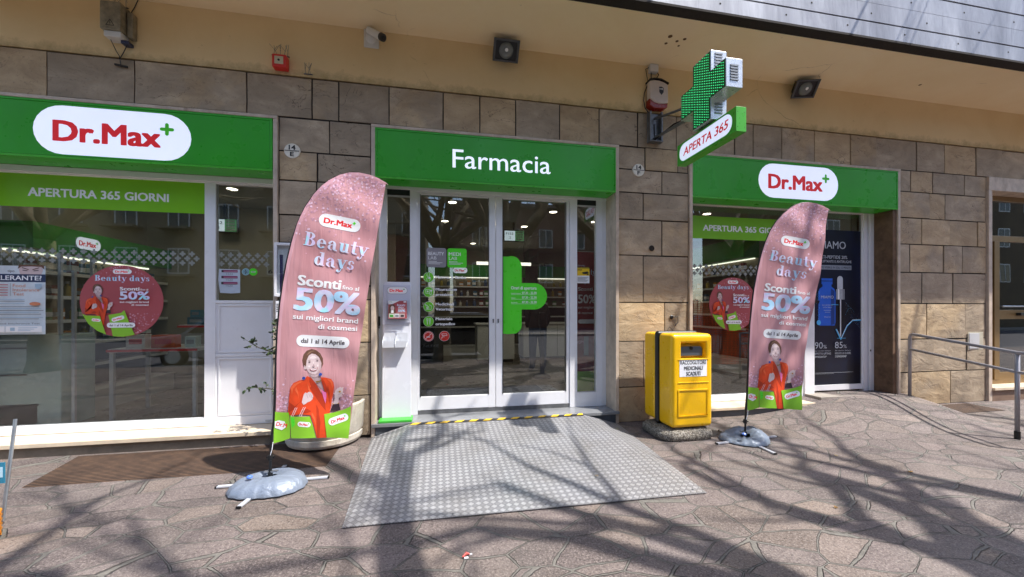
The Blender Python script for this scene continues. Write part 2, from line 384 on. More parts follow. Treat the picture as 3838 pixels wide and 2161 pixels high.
# ---------------------------------------------------------------- big surface materials
def paving():
    t = NT("porphyry crazy paving"); base = t.coord()
    d = t.n("TexNoise", Scale=.9, Detail=1); t.l(base, d.inputs['Vector'])
    va = t.n("VectorMath", operation='MULTIPLY_ADD'); t.l(d.outputs[1], va.inputs[0]); va.inputs[1].default_value = (.5, .5, 0); t.l(base, va.inputs[2])
    d2 = t.n("TexNoise", Scale=11, Detail=4); t.l(base, d2.inputs['Vector'])
    vb = t.n("VectorMath", operation='MULTIPLY_ADD'); t.l(d2.outputs[1], vb.inputs[0]); vb.inputs[1].default_value = (.018, .018, 0); t.l(va.outputs[0], vb.inputs[2])
    mp = t.n("Mapping"); mp.inputs[2].default_value = (0, 0, R(20)); mp.inputs[3].default_value = (2.7, 4.2, 0); t.l(vb.outputs[0], mp.inputs[0])
    v1 = t.n("TexVoronoi", feature='F1', Scale=1, Randomness=1); v2 = t.n("TexVoronoi", feature='DISTANCE_TO_EDGE', Scale=1, Randomness=1)
    for v in (v1, v2): t.l(mp.outputs[0], v.inputs['Vector'])
    wid = t.math('MULTIPLY', t.math('SUBTRACT', t.noise(base, 2.2, 3), .5), .075)          # joints swell and pinch
    e = t.math('ADD', t.math('ADD', v2.outputs[0], wid), t.math('MULTIPLY', t.math('SUBTRACT', t.noise(base, 24, 4), .5), .022))
    stone = t.ramp(e, [(.02, (0, 0, 0)), (.026, (1, 1, 1))])
    groove = t.ramp(e, [(.013, (0, 0, 0)), (.019, (1, 1, 1)), (.024, (1, 1, 1)), (.031, (0, 0, 0))])
    sep = t.n("SeparateColor"); t.l(v1.outputs['Color'], sep.inputs[0])
    sc = t.ramp(sep.outputs[0], [(0, lin("6a5958")[:3]), (.25, lin("7d6965")[:3]), (.5, lin("6f5f5e")[:3]), (.7, lin("8b7460")[:3]), (.85, lin("77696a")[:3]), (1, lin("94795c")[:3])])
    sc = t.mix(.5, sc, t.ramp(t.noise(base, 5, 6, .75), [(.3, lin("544645")[:3]), (.7, lin("94827a")[:3])]))
    val = t.math('ADD', t.math('MULTIPLY', sep.outputs[1], .5), .72); cc = t.n("CombineColor"); [t.l(val, cc.inputs[i]) for i in range(3)]; sc = t.mix(1, sc, cc.outputs[0], 'MULTIPLY')
    sc = t.mix(t.ramp(t.noise(base, 75, 3, .85), [(.5, (0, 0, 0)), (.62, (.75, .75, .75))]), sc, lin("b3a196"))
    sc = t.mix(t.ramp(t.noise(base, 52, 3, .9), [(.52, (0, 0, 0)), (.64, (.8, .8, .8))]), sc, lin("332829"))
    mc = t.ramp(t.noise(base, 16, 6, .75), [(.3, lin("66625a")[:3]), (.7, lin("8f897e")[:3])])
    c = t.mix(stone, mc, sc)
    c = t.mix(t.math('MULTIPLY', groove, t.ramp(t.noise(base, 3, 3), [(.42, (.1, .1, .1)), (.56, (1, 1, 1))])), c, lin("382f2a"))
    c = t.mix(t.ramp(t.noise(base, .8, 6, .6, .4), [(.48, (0, 0, 0)), (.75, (.4, .4, .4))]), c, lin("8f857a"))
    c = t.mix(t.ramp(t.noise(base, 1.7, 5, .7, .8), [(.58, (0, 0, 0)), (.75, (.45, .45, .45))]), c, lin("4a4340"))
    hs = t.n("HueSaturation", Saturation=.74, Value=.78); t.l(c, hs.inputs['Color']); c = hs.outputs[0]
    t.l(c, t.b.inputs['Base Color']); t.l(t.ramp(t.noise(base, 12, 4), [(.3, (.5, .5, .5)), (.7, (.78, .78, .78))]), t.b.inputs['Roughness'])
    h = t.math('ADD', t.math('MULTIPLY', stone, t.math('ADD', .2, t.math('MULTIPLY', sep.outputs[2], .5))), t.math('MULTIPLY', t.noise(base, 38, 5, .8), .8)); h = t.math('SUBTRACT', h, t.math('MULTIPLY', groove, .5))
    h = t.math('ADD', h, t.math('MULTIPLY', t.noise(base, 6, 3), 1.2)); t.bump(h, .9, .012); return t.m
PAVE = paving()

def stonewall():
    t = NT("split sandstone slabs"); at = t.n("Attribute", attribute_name="tint"); sep = t.n("SeparateColor"); t.l(at.outputs[0], sep.inputs[0])
    tc = t.n("TexCoord"); off = t.n("VectorMath", operation='MULTIPLY_ADD'); t.l(at.outputs[0], off.inputs[0]); off.inputs[1].default_value = (40, 40, 40); t.l(tc.outputs['Object'], off.inputs[2])
    mp = t.n("Mapping"); mp.inputs[2].default_value = (0, R(35), 0); mp.inputs[3].default_value = (1, 1, 1.7); t.l(off.outputs[0], mp.inputs[0])
    n1 = t.noise(mp.outputs[0], 2.2, 6, .62, .8); n2 = t.noise(off.outputs[0], 1.2, 4, .6); n3 = t.noise(off.outputs[0], 40, 4, .7)
    grey = t.ramp(n1, [(.3, lin("82725c")[:3]), (.55, lin("9a876d")[:3]), (.75, lin("b09d80")[:3])])
    och = t.ramp(n1, [(.3, lin("957a54")[:3]), (.7, lin("b99e72")[:3])])
    c = t.mix(t.ramp(t.math('ADD', n2, t.math('MULTIPLY', t.math('SUBTRACT', sep.outputs[1], .5), .45)), [(.52, (0, 0, 0)), (.66, (.8, .8, .8))]), grey, och)
    k = t.math('ADD', t.math('MULTIPLY', sep.outputs[0], .26), .84); cc = t.n("CombineColor"); [t.l(k, cc.inputs[i]) for i in range(3)]
    vn = t.noise(mp.outputs[0], 1.1, 4, .55, 2.2); vl = t.math('LESS_THAN', t.math('ABSOLUTE', t.math('SUBTRACT', vn, .5)), .0045); vm = t.ramp(t.noise(off.outputs[0], 1.6, 2), [(.5, (0, 0, 0)), (.58, (.6, .6, .6))])
    c = t.mix(t.math('MULTIPLY', vl, vm), c, lin("4a3c2e"))
    c = t.mix(1, c, cc.outputs[0], 'MULTIPLY'); c = t.mix(t.ramp(n3, [(.58, (0, 0, 0)), (.72, (.5, .5, .5))]), c, lin("4a3f35"))
    hs = t.n('HueSaturation', Saturation=.86, Value=1.26); t.l(c, hs.inputs['Color']); c = hs.outputs[0]; t.l(c, t.b.inputs['Base Color']); t.b.inputs['Roughness'].default_value = .8
    rg = t.n("TexNoise", Scale=3.2, Detail=6, Roughness=.55, Distortion=1.4, noise_type='RIDGED_MULTIFRACTAL' if False else 'FBM'); t.l(mp.outputs[0], rg.inputs['Vector'])
    h = t.math('SUBTRACT', t.math('ADD', rg.outputs[0], t.math('MULTIPLY', n3, .12)), t.math('MULTIPLY', t.math('MULTIPLY', vl, vm), .3)); t.bump(h, .65, .025); return t.m
STONE = stonewall()

def plaster(name, col, dark, edge=None):
    t = NT(name); co = t.coord(); n_ = t.noise(co, .8, 6, .6, .3)
    c = t.ramp(n_, [(.3, lin(dark)[:3]), (.6, lin(col)[:3])])
    c = t.mix(t.ramp(t.noise(co, 9, 6, .75), [(.66, (0, 0, 0)), (.76, (.55, .55, .55))]), c, lin("6b5540"))
    wv = t.n("TexNoise", Scale=3, Detail=4); t.l(co, wv.inputs['Vector']); wa = t.n("VectorMath", operation='MULTIPLY_ADD'); t.l(wv.outputs[1], wa.inputs[0]); wa.inputs[1].default_value = (.3, .3, .3); t.l(co, wa.inputs[2])
    vo = t.n("TexVoronoi", feature='DISTANCE_TO_EDGE', Scale=.9); t.l(wa.outputs[0], vo.inputs['Vector'])
    ck = t.math('MULTIPLY', t.ramp(vo.outputs[0], [(0, (1, 1, 1)), (.006, (0, 0, 0))]), t.ramp(t.noise(co, 1.1, 3), [(.58, (0, 0, 0)), (.66, (.6, .6, .6))])); c = t.mix(ck, c, lin("6e5a40"))
    sx = t.n("SeparateXYZ"); t.l(co, sx.inputs[0]); low = t.math('MULTIPLY', t.ramp(t.math('ADD', sx.outputs[2], t.math('MULTIPLY', t.noise(co, 5, 5, .7), .22)), [(0, (0, 0, 0)), (1, (1, 1, 1))]), 1) if False else None
    if edge:
        zz = t.math('SUBTRACT', edge, t.math('ADD', sx.outputs[2], t.math('MULTIPLY', t.math('SUBTRACT', t.noise(co, 6, 6, .75), .5), .3))); c = t.mix(t.ramp(zz, [(.0, (0, 0, 0)), (.12, (.65, .65, .65))]), c, lin("877347"))
    t.l(c, t.b.inputs['Base Color']); t.b.inputs['Roughness'].default_value = .85
    t.bump(t.math('ADD', t.noise(co, 1.6, 3), t.math('MULTIPLY', t.noise(co, 70, 3), .1)), .35, .03); return t.m
SOFF = plaster("ochre ceiling plaster", "f6e4bf", "f0dab0"); BAND = plaster("ochre wall plaster", "e8cf9f", "dcbf8c", 4.25)

def fascia_m():
    t = NT("weathered fascia metal"); co = t.coord(scale=(1, 1, .25)); n_ = t.noise(co, 2.2, 6, .7, .5)
    c = t.ramp(n_, [(.3, lin("74767f")[:3]), (.5, lin("94969f")[:3]), (.7, lin("b5b7be")[:3])])
    c = t.mix(t.ramp(t.noise(t.coord(scale=(6, 1, .5)), 5, 4, .7), [(.6, (0, 0, 0)), (.75, (.5, .5, .5))]), c, lin("4c4f5a"))
    t.l(c, t.b.inputs['Base Color']); t.b.inputs['Roughness'].default_value = .45; t.b.inputs['Metallic'].default_value = .15
    t.bump(t.noise(co, 3, 3), .2, .02); return t.m
FASC = fascia_m()

def checker_plate():
    t = NT("five bar aluminium tread plate"); mp = t.coord(scale=(25, 25, 0), rot=(0, 0, R(45))); sx = t.n("SeparateXYZ"); t.l(mp, sx.inputs[0]); x, y = sx.outputs[0], sx.outputs[1]
    fx, fy = t.math('FLOOR', x), t.math('FLOOR', y); par = t.math('MODULO', t.math('ABSOLUTE', t.math('ADD', fx, fy)), 2)
    sxx = t.math('SINE', t.math('MULTIPLY', x, math.pi * 2 * 4)); syy = t.math('SINE', t.math('MULTIPLY', y, math.pi * 2 * 4))
    bars = t.math('ADD', t.math('MULTIPLY', par, sxx), t.math('MULTIPLY', t.math('SUBTRACT', 1, par), syy))
    gx = t.math('ABSOLUTE', t.math('SUBTRACT', t.math('FRACT', x), .5)); gy = t.math('ABSOLUTE', t.math('SUBTRACT', t.math('FRACT', y), .5))
    inside = t.math('LESS_THAN', t.math('MAXIMUM', gx, gy), .44)
    h = t.math('MULTIPLY', t.math('GREATER_THAN', bars, .1), inside); dirt = t.noise(t.coord(), 2.2, 6, .7, .3)
    c = t.mix(t.math('MULTIPLY', par, inside), lin("85858a"), lin("bcbcc0")); c = t.mix(t.math('MULTIPLY', h, .55), c, lin("d8d8da")); c = t.mix(t.ramp(dirt, [(.4, (0, 0, 0)), (.75, (.55, .55, .55))]), c, lin("6f6a61"))  # alternate cells coloured brighter, standing in for light their bars reflect
    
    t.l(c, t.b.inputs['Base Color']); t.b.inputs['Metallic'].default_value = .45
    t.l(t.ramp(dirt, [(.3, (.34, .34, .34)), (.7, (.55, .55, .55))]), t.b.inputs['Roughness']); t.bump(h, .9, .004); return t.m
PLATE = checker_plate()
def grate_m():
    t = NT("rusty ribbed grating"); co = t.coord(); sx = t.n("SeparateXYZ"); t.l(co, sx.inputs[0])
    w_ = t.math('SINE', t.math('MULTIPLY', sx.outputs[1], 2 * math.pi / .034)); sl_ = t.ramp(w_, [(.35, (0, 0, 0)), (.6, (1, 1, 1))])
    c = t.ramp(t.noise(co, 6, 6, .7), [(.3, lin("4e382b")[:3]), (.7, lin("8a6950")[:3])]); c = t.mix(sl_, lin("1d1612"), c)
    t.l(c, t.b.inputs['Base Color']); t.b.inputs['Roughness'].default_value = .8; t.bump(sl_, 1, .01); return t.m
GRATE = grate_m()

# ================================================================ SETTING: ground
def hgt(x, y):
    def sm(a): a = max(0, min(1, a)); return a * a * (3 - 2 * a)
    if x > 7.12: return 0
    hx = .15 * sm((x - 4.2) / 1.6) + .05 * sm((x - 5.2) / .8)
    return hx * sm(1 + (y - .1) / 1.35)
xs = [-14, -9, -6] + [-5 + i * .25 for i in range(37)] + [4.2 + i * .11 for i in range(1, 27)] + [7.119, 7.121, 7.4, 8, 9, 10.5, 13, 18, 26]
ys = [-6.3, -5, -4, -3.2, -2.6, -2.2] + [-2 + i * .1 for i in range(24)] + [.34]
me = bpy.data.meshes.new("pavement"); V = [(x, y, hgt(x, y) + .0012 * math.sin(x * 3.1 + y * 2.3)) for y in ys for x in xs]; n = len(xs)
me.from_pydata(V, [], [(j * n + i, j * n + i + 1, (j + 1) * n + i + 1, (j + 1) * n + i) for j in range(len(ys) - 1) for i in range(n - 1)])
pv = finish(me, "pavement", None, [PAVE], True); setp(pv, "purple brown crazy paving with grey mortar joints in front of the shop", "pavement", kind="structure")
ASPH = pm("asphalt", "55555a", .85, 0, .15, 3, .5, 90)
g = M().face([(-150, -160, -.14), (150, -160, -.14), (150, 60, -.14), (-150, 60, -.14)]) or M()
g = M(); g.face([(-150, -160, -.14), (150, -160, -.14), (150, 60, -.14), (-150, 60, -.14)])
setp(g.build("road", ASPH), "grey asphalt road across the street side", "road", kind="structure")
k = M().box(-60, 60, -6.5, -6.302, -.15, .005)
setp(k.build("kerb", GRAN, bevel=.01), "grey stone kerb between paving and road", "kerb", kind="structure")
k = M().box(-60, 60, -19.2, -17.5, -.15, .0)
setp(k.build("far_pavement", pm("far paving", "8f8a84", .8, 0, .1, 2)), "far pavement over the road", "pavement", kind="structure")

# ================================================================ BUILDING
B = thing("building", (0, .5, 0), "stone clad building with ochre soffit over the pharmacy shopfront", "building")
def courses(mb, zs, x0, x1, joints):
    for k in range(len(zs) - 1):
        zt, zb = zs[k], zs[k + 1]; js = [x0] + list(joints[k] if k < len(joints) else []) + [x1]
        for a, b in zip(js, js[1:]):
            gpx = random.uniform(.006, .010); dz = random.uniform(.006, .011)
            mb.cur = (random.random(), random.random(), random.random(), 1); f = random.uniform(-.006, .006)
            w_ = random.uniform(-.003, .003)
            x0_, x1_, z0_, z1_ = a + gpx, b - gpx, zb + dz, zt - dz
            i = len(mb.v)
            # split-faced slab: front skin with a slightly uneven outline
            nx = max(2, int((x1_ - x0_) / .12)); nz = max(2, int((z1_ - z0_) / .12)); P = []
            for r_ in range(nz + 1):
                for c_ in range(nx + 1):
                    xx = x0_ + (x1_ - x0_) * c_ / nx; zz = z0_ + (z1_ - z0_) * r_ / nz; ed = c_ in (0, nx) or r_ in (0, nz)
                    q = noise.noise(Vector((xx * 4 + f * 900, 0, zz * 4))) * .006
                    P.append(Vector((xx + (q * .5 if c_ in (0, nx) else 0), f + q + (.005 if ed else 0), zz + (q * .5 if r_ in (0, nz) else 0))))
            mb.v += P
            for r_ in range(nz):
                for c_ in range(nx):
                    a_ = i + r_ * (nx + 1) + c_; mb.f.append((a_, a_ + 1, a_ + nx + 2, a_ + nx + 1)); mb.m.append(0); mb.c.append(mb.cur)
            rim = [c_ for c_ in range(nx + 1)] + [(nx + 1) * r_ + nx for r_ in range(1, nz + 1)] + [(nx + 1) * nz + c_ for c_ in reversed(range(nx))] + [(nx + 1) * r_ for r_ in reversed(range(1, nz))]
            j0 = len(mb.v); mb.v += [Vector((P[q].x, .02, P[q].z)) for q in rim]
            for q in range(len(rim)):
                q2 = (q + 1) % len(rim); mb.f.append((i + rim[q], i + rim[q2], j0 + q2, j0 + q)); mb.m.append(0); mb.c.append(mb.cur)
    mb.cur = (1, 1, 1, 1)
st = M()
top_j = [-6.2, -5.0, -3.94, -3.17, -2.10, -1.43, -1.14, -.58, .05, .5, .95, 1.53, 2.07, 2.62, 3.2, 3.68, 4.11, 4.41, 4.89, 5.46, 6.11, 6.6, 7.39, 7.96, 8.62, 9.19, 9.85, 10.5, 11.3, 12.2]
courses(st, [4.15, 3.685], -7.2, 13, [top_j])
courses(st, [3.685, 3.30, 2.97, 2.58, 2.26, 1.78, 1.62, 1.12, .5, .03], -1.775, -.785, [[-1.24], [-1.37], [-1.38], [-1.5], [-1.2], [-1.4], [-1.1], [], [-1.25]])
courses(st, [3.685, 3.38, 3.07, 2.71, 2.23, 1.60, 1.08, .47, .0], 2.345, 3.38, [[2.73, 3.22], [2.98], [2.70], [2.98], [2.70], [3.02], [2.71], []])
courses(st, [3.685, 3.35, 2.94, 2.53, 2.09, 1.60, 1.04, .52, .0], 7.035, 8.84, [[7.27, 7.71, 8.37], [7.65, 7.97], [7.49, 8.07, 8.66], [7.26, 7.94, 8.32], [7.5, 8.13], [7.59, 8.39], [7.73, 8.42], [7.28, 8.08]])
courses(st, [3.685, 3.3, 2.9, 2.4, 1.9, 1.3, .7, .0], 11.2, 13, [[11.9], [11.6, 12.3], [12.0]] * 2)
courses(st, [3.685, 3.3, 2.9, 2.4, 1.9, 1.3, .7, .0], -7.2, -5.05, [[-6.2], [-5.8], [-6.5]] * 2)
st.build("stone_cladding", STONE, B, recalc=False)
# masonry behind the slabs
bk = M()
for a, b in ((-7.2, -5.02), (-1.78, -.78), (2.34, 3.385), (7.03, 8.845), (11.2, 13)): bk.box(a, b, .015, .33, -.1, 3.66)
bk.box(-7.2, 13, .015, .33, 3.66, 4.15)
bk.build("wall", DARK, B)
pl = M(); pl.box(-7.2, 13, -.003, .33, 4.158, 4.785); pl.build("plaster_band", BAND, B)
sf = M(); nx = 40
for i in range(nx):
    for j in range(4):
        a, b = -7.2 + 20.2 * i / nx, -7.2 + 20.2 * (i + 1) / nx; c, d = -.87 + .9 * j / 4, -.87 + .9 * (j + 1) / 4
        sf.face([(a, c, 4.785), (b, c, 4.785), (b, d, 4.785), (a, d, 4.785)])
sf.build("soffit", SOFF, B, recalc=False)
fa = M(); z = 4.79
fa.box(-7.2, 13, -1.0, -.868, 4.775, 4.80, 1)  # underside strip coloured dark to stand for its shade
for z0, z1, g_ in ((4.80, 4.972, .012), (4.99, 5.205, .004), (5.209, 5.40, .012), (5.42, 5.62, .01), (5.64, 6.0, .01)): fa.box(-7.2, 13, -1.0, -.9, z0, z1 - .0, 0)
fa.box(-7.2, 13, -.985, -.87, 4.80, 6.0, 1)
fh = fa
for zz, ph in ((4.89, 0), (5.08, .35), (5.3, .1)):
    for i in range(22):
        x = -6.4 + ph + i * .86; fh.lathe([(.012, 0), (0, -.001)], (x, -1.0015, zz), 8, axis='Y', m=1)
fa.build("fascia", [FASC, DARK], B, recalc=False)
for x, y, r_ in ((2.73, -.57, .028), (2.93, -.56, .022), (2.75, -.45, .02), (2.93, -.44, .016), (2.86, -.51, .02), (6.9, -.35, .02)): rs = M(); rs.face([(x + r_ * math.cos(k * .7) * (1 + .2 * math.sin(k * 3)), y + r_ * math.sin(k * .7), 4.7835) for k in range(9)]); rs.build("rust_stain", pm("rust", "6a4a2c", .9, 0, .3, 60), B, recalc=False)
up = M(); up.box(-7.2, 13, -.8, .33, 5.98, 15); up.box(-7.2, 13, .33, 8.5, 4.2, 15)  # unseen mass above, added to keep sky light from behind off the ground
up.build("unseen_upper_storeys", plaster("facade plaster", "b59a78", "a88c68"), B)
# marble trims round the openings
tr = M()
for x0, x1, zt in ((-5.02, -1.78, 3.68), (-.78, 2.34, 3.68), (3.385, 7.03, 3.68)):
    tr.box(x0, x1, -.025, .26, 3.645, zt)
    for a, b in ((x0, x0 + .045), (x1 - .045, x1)): tr.box(a, b, -.022, .30, .0, 3.644)
tr.box(8.845, 11.2, -.03, .2, 3.46, 3.68); tr.box(8.845, 8.92, -.028, .2, .0, 3.458); tr.box(11.12, 11.2, -.028, .2, 0, 3.458)
tr.build("marble_trim", MARB, B, bevel=.004)
# brown lining of the right window reveal, sills and plinths
rv = M().box(6.91, 6.984, .0, .27, .05, 3.05); rv.build("reveal_lining", pm("brown weathered render", "6e5540", .8, 0, .3, 6, .2, 30), B)

def crosses(art, x0, x1, m=None):
    m = m or WHITEG
    for r_ in range(3):
        x = x0 + .05 + (.048 if r_ == 1 else 0)
        while x < x1 - .03: art.plus(x, 2.145 - r_ * .052, .032, .0115, m, lay=1); x += .0955

# ---- shop window 1 (left) : part with sub-parts
YF = .28
f = M()
f.box(-4.99, -4.86, YF, YF + .07, .155, 2.985); f.box(-2.66, -2.55, YF, YF + .07, .155, 2.985); f.box(-1.93, -1.826, YF, YF + .07, .155, 2.985)
f.box(-4.86, -2.66, YF, YF + .07, .155, .25); f.box(-2.55, -1.93, YF, YF + .07, .155, .25); f.box(-4.99, -1.826, YF - .015, YF + .07, 2.985, 3.05)
f.box(-2.55, -1.93, YF, YF + .07, 1.575, 1.61); f.box(-4.86, -2.66, YF, YF + .07, 2.972, 2.985); f.box(-2.55, -1.93, YF, YF + .07, 2.965, 2.985)
f.box(-2.55, -1.93, YF + .001, YF + .07, .95, .985)
W1 = f.build("shop_window", ALU, B, bevel=.004)
p = M().box(-4.86, -2.66, YF + .03, YF + .036, .25, 2.972); p.build("pane", GLASS, W1)
p = M().box(-2.55, -1.93, YF + .03, YF + .036, 1.61, 2.965); p.build("pane", GLASS, W1)
sl_ = M().box(-5.0, -1.79, -.045, YF + .08, .105, .15); sl_.build("sill", MARBS, W1, bevel=.005)
sl_ = M().box(-4.97, -1.826, -.01, YF + .05, -.05, .1045); sl_.build("plinth", pm("dirty marble plinth", "847766", .7, 0, .15, 8, .2, 40), W1)
for z0, z1 in ((.985, 1.575), (.25, .95)):
    pn = M().box(-2.55, -1.93, YF + .012, YF + .05, z0, z1)
    pn.box(-2.525, -1.955, YF + .002, YF + .012, z1 - .03, z1 - .012); pn.box(-2.525, -1.955, YF + .002, YF + .012, z0 + .012, z0 + .03)
    pn.box(-2.525, -2.507, YF + .002, YF + .012, z0 + .03, z1 - .03); pn.box(-1.973, -1.955, YF + .002, YF + .012, z0 + .03, z1 - .03)
    pn.build("panel", ALU, W1, bevel=.003)
sp = M().box(-2.02, -1.96, YF - .008, YF - .0005, .175, .195); sp.build("label_plate", ALUG, W1)

# ---- sliding entrance
f = M()
f.box(-.735, -.64, YF, YF + .08, .165, 3.02); f.box(-.36, -.265, YF, YF + .08, .165, 3.02); f.box(1.765, 1.87, YF, YF + .08, .165, 3.02); f.box(2.15, 2.295, YF, YF + .08, .165, 3.02)
f.box(-.735, 2.295, YF - .01, YF + .08, 3.02, 3.06); f.box(-.265, 1.765, YF, YF + .08, 3.0, 3.02)
f.box(-.64, -.36, YF, YF + .08, .165, .36); f.box(1.87, 2.15, YF, YF + .08, .165, .36)
f.box(-.735, -.72, YF - .03, YF, .165, 3.02)
f.box(2.15, 2.158, YF - .004, YF, .165, 3.02); f.box(2.23, 2.24, YF - .006, YF, .165, 3.02)
D1 = f.build("sliding_door", ALU, B, bevel=.004)
for a, b in ((-.64, -.36), (1.87, 2.15)):
    M().box(a, b, YF + .03, YF + .036, .36, 2.93).build("side_pane", GLASS, D1)
    M().box(a, b, YF + .012, YF + .05, 2.95, 3.02, 0).box(a, b, YF + .02, YF + .05, 2.93, 2.95, 1).build("vent_strip", [BLACK, ALUG], D1)
for a, b, ga, gb in ((-.262, .737, -.235, .65), (.743, 1.762, .83, 1.715)):
    lf = M(); lf.box(a, ga, YF + .012, YF + .06, .215, 2.998); lf.box(gb, b, YF + .012, YF + .06, .215, 2.998); lf.box(ga, gb, YF + .012, YF + .06, .215, .385); lf.box(ga, gb, YF + .012, YF + .06, 2.975, 2.998)
    L_ = lf.build("door_leaf", ALU, D1, bevel=.004)
    M().box(ga, gb, YF + .03, YF + .036, .385, 2.975).build("pane", GLASS, D1)
    gk = M(); [gk.box(u, v, YF + .006, YF + .013, .385, 2.975) for u, v in ((ga, ga + .008), (gb - .008, gb))]; gk.build("gasket", BLACK, D1)
    lx = b - .03 if a < 0 else a + .03
    M().box(lx - .008, lx + .008, YF, YF + .013, 1.33, 1.37).lathe([(0, -.004), (.011, -.003), (.011, .01)], (lx, YF + .003, 1.37), 12, axis='Y').build("lock", STEELD, D1, bevel=.002)
M().box(-.265, 1.765, YF + .01, YF + .07, .165, .213).build("floor_track", STEELD, D1)
M().box(.6, .9, YF - .07, YF, 3.065, 3.10).build("motion_sensor", BLACK, D1, bevel=.01)
stp = M(); stp.box(-.775, 2.335, -.05, 1.0, .125, .163); stp.build("threshold", pm("polished threshold slab", "8d8f92", .22, .2, .1, 4), D1, bevel=.003)
stp = M(); stp.box(-.73, 2.29, -.03, .3, -.05, .1245); stp.build("step", GRAN, D1)

# ---- shop window 3 and service door (right)
f = M()
f.box(3.432, 5.50, YF, YF + .07, .14, .235); f.box(3.432, 3.455, YF, YF + .07, .235, 3.05); f.box(5.50, 5.58, YF - .005, YF + .07, .14, 3.05)
f.box(5.42, 5.50, YF, YF + .07, .235, 3.05); f.box(5.58, 5.76, YF - .02, YF + .07, .14, 3.05)
f.box(3.432, 6.91, YF, YF + .07, 3.04, 3.06); f.box(6.73, 6.80, YF - .005, YF + .07, .14, 3.05); f.box(6.83, 6.91, YF - .02, YF + .07, .14, 3.05); f.box(6.80, 6.83, YF + .03, YF + .07, .14, 3.05)
W3 = f.build("shop_window", ALU, B, bevel=.004)
M().box(3.455, 5.42, YF + .03, YF + .036, .235, 3.04).build("pane", GLASS, W3)
M().box(3.41, 5.72, -.045, YF + .05, .095, .135).build("sill", MARBS, W3, bevel=.005)
M().box(3.42, 5.70, -.01, YF, -.05, .0945).build("plinth", GRAN, W3)
lf = M(); lf.box(5.763, 6.727, YF + .012, YF + .06, .225, .31); lf.box(5.763, 5.78, YF + .012, YF + .06, .31, 3.038); lf.box(6.71, 6.727, YF + .012, YF + .06, .31, 3.038)
lf.build("glass_door", ALU, W3, bevel=.003)
M().box(5.78, 6.71, YF + .03, YF + .036, .31, 3.038).build("pane", GLASS, W3)
M().box(5.66, 5.74, YF - .075, YF - .02, 1.60, 1.68).box(5.68, 5.72, YF - .1, YF - .075, 1.615, 1.665).tube([(5.74, YF - .05, 1.65), (5.82, YF - .04, 1.64), (5.85, YF, 1.6)], .008).build("door_handle", BLACK, W3, bevel=.008)
M().box(6.83, 6.845, YF - .026, YF - .0205, .83, .86).build("keyhole", BLACK, W3)
M().box(5.58, 6.91, .0, YF + .03, .05, .198).build("door_step", pm("pale stone step", "9a9288", .6, 0, .1, 5), W3)

# ---- residents' entrance at the far right
BRZ = pm("bronze anodised aluminium", "8a6f45", .35, .4, .08, 4)
f = M(); yy = .2
f.box(8.92, 9.2, yy, yy + .06, .225, 3.458, 1); f.box(9.2, 9.25, yy, yy + .06, .225, 3.40); f.box(9.2, 11.12, yy, yy + .06, 3.38, 3.458); f.box(9.2, 11.12, yy, yy + .06, 2.68, 2.78); f.box(9.25, 11.12, yy, yy + .06, .225, .3)
f.box(9.38, 9.5, yy - .01, yy + .06, .3, 2.68); f.box(10.6, 10.7, yy - .01, yy + .06, .3, 2.68); f.box(9.5, 10.6, yy, yy + .06, 1.34, 1.50); f.box(9.5, 10.6, yy, yy + .06, .3, .42)
D2 = f.build("entrance_door", [BRZ, MARB], B, bevel=.004)
DGL = glass_mat("tinted glass", (.35, .33, .3), 1.6)
for a in ((9.25, 11.12, 2.78, 3.38), (9.25, 9.38, .3, 2.68), (9.5, 10.6, 1.5, 2.68), (9.5, 10.6, .42, 1.34), (10.7, 11.12, .3, 2.68)): M().box(a[0], a[1], yy + .03, yy + .036, a[2], a[3]).build("pane", DGL, D2)
M().box(9.9, 10.3, yy - .06, yy, 1.4, 1.45).tube([(9.5, yy - .04, 1.56), (10.6, yy - .04, 1.56)], .015, m=1).build("door_handle", [BLACK, STEEL], D2, bevel=.006)
M().box(8.92, 11.12, -.06, yy + .1, .18, .224).build("step_slab", MARBS, D2, bevel=.004)
M().box(8.92, 11.12, -.03, yy, -.05, .18).build("step", pm("brown plinth", "7d6655", .7, 0, .1, 5), D2)
# lobby behind the entrance
lb = M(); lb.box(8.85, 11.2, 2.4, 2.5, 0, 3.6, 0); lb.box(8.85, 8.9, .3, 2.4, 0, 3.6, 0); lb.box(11.15, 11.2, .3, 2.4, 0, 3.6); lb.box(8.9, 11.15, .34, 2.4, .1, .2); lb.box(8.9, 11.15, .34, 2.4, 3.5, 3.6)
lb.build("lobby_walls", pm("lobby beige", "a08d70", .7, 0, .05, 3), B)

# ---- pharmacy interior shell
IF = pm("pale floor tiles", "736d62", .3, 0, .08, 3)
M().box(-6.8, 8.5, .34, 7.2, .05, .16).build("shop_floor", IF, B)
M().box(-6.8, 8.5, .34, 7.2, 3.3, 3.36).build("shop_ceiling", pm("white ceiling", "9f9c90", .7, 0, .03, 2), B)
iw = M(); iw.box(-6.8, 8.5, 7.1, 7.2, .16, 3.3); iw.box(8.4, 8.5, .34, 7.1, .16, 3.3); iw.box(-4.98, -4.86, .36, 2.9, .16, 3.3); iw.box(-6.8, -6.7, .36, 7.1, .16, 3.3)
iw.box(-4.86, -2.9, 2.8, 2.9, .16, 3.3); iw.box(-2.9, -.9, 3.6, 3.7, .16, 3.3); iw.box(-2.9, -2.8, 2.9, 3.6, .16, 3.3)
iw.build("shop_walls", CREAM, B)

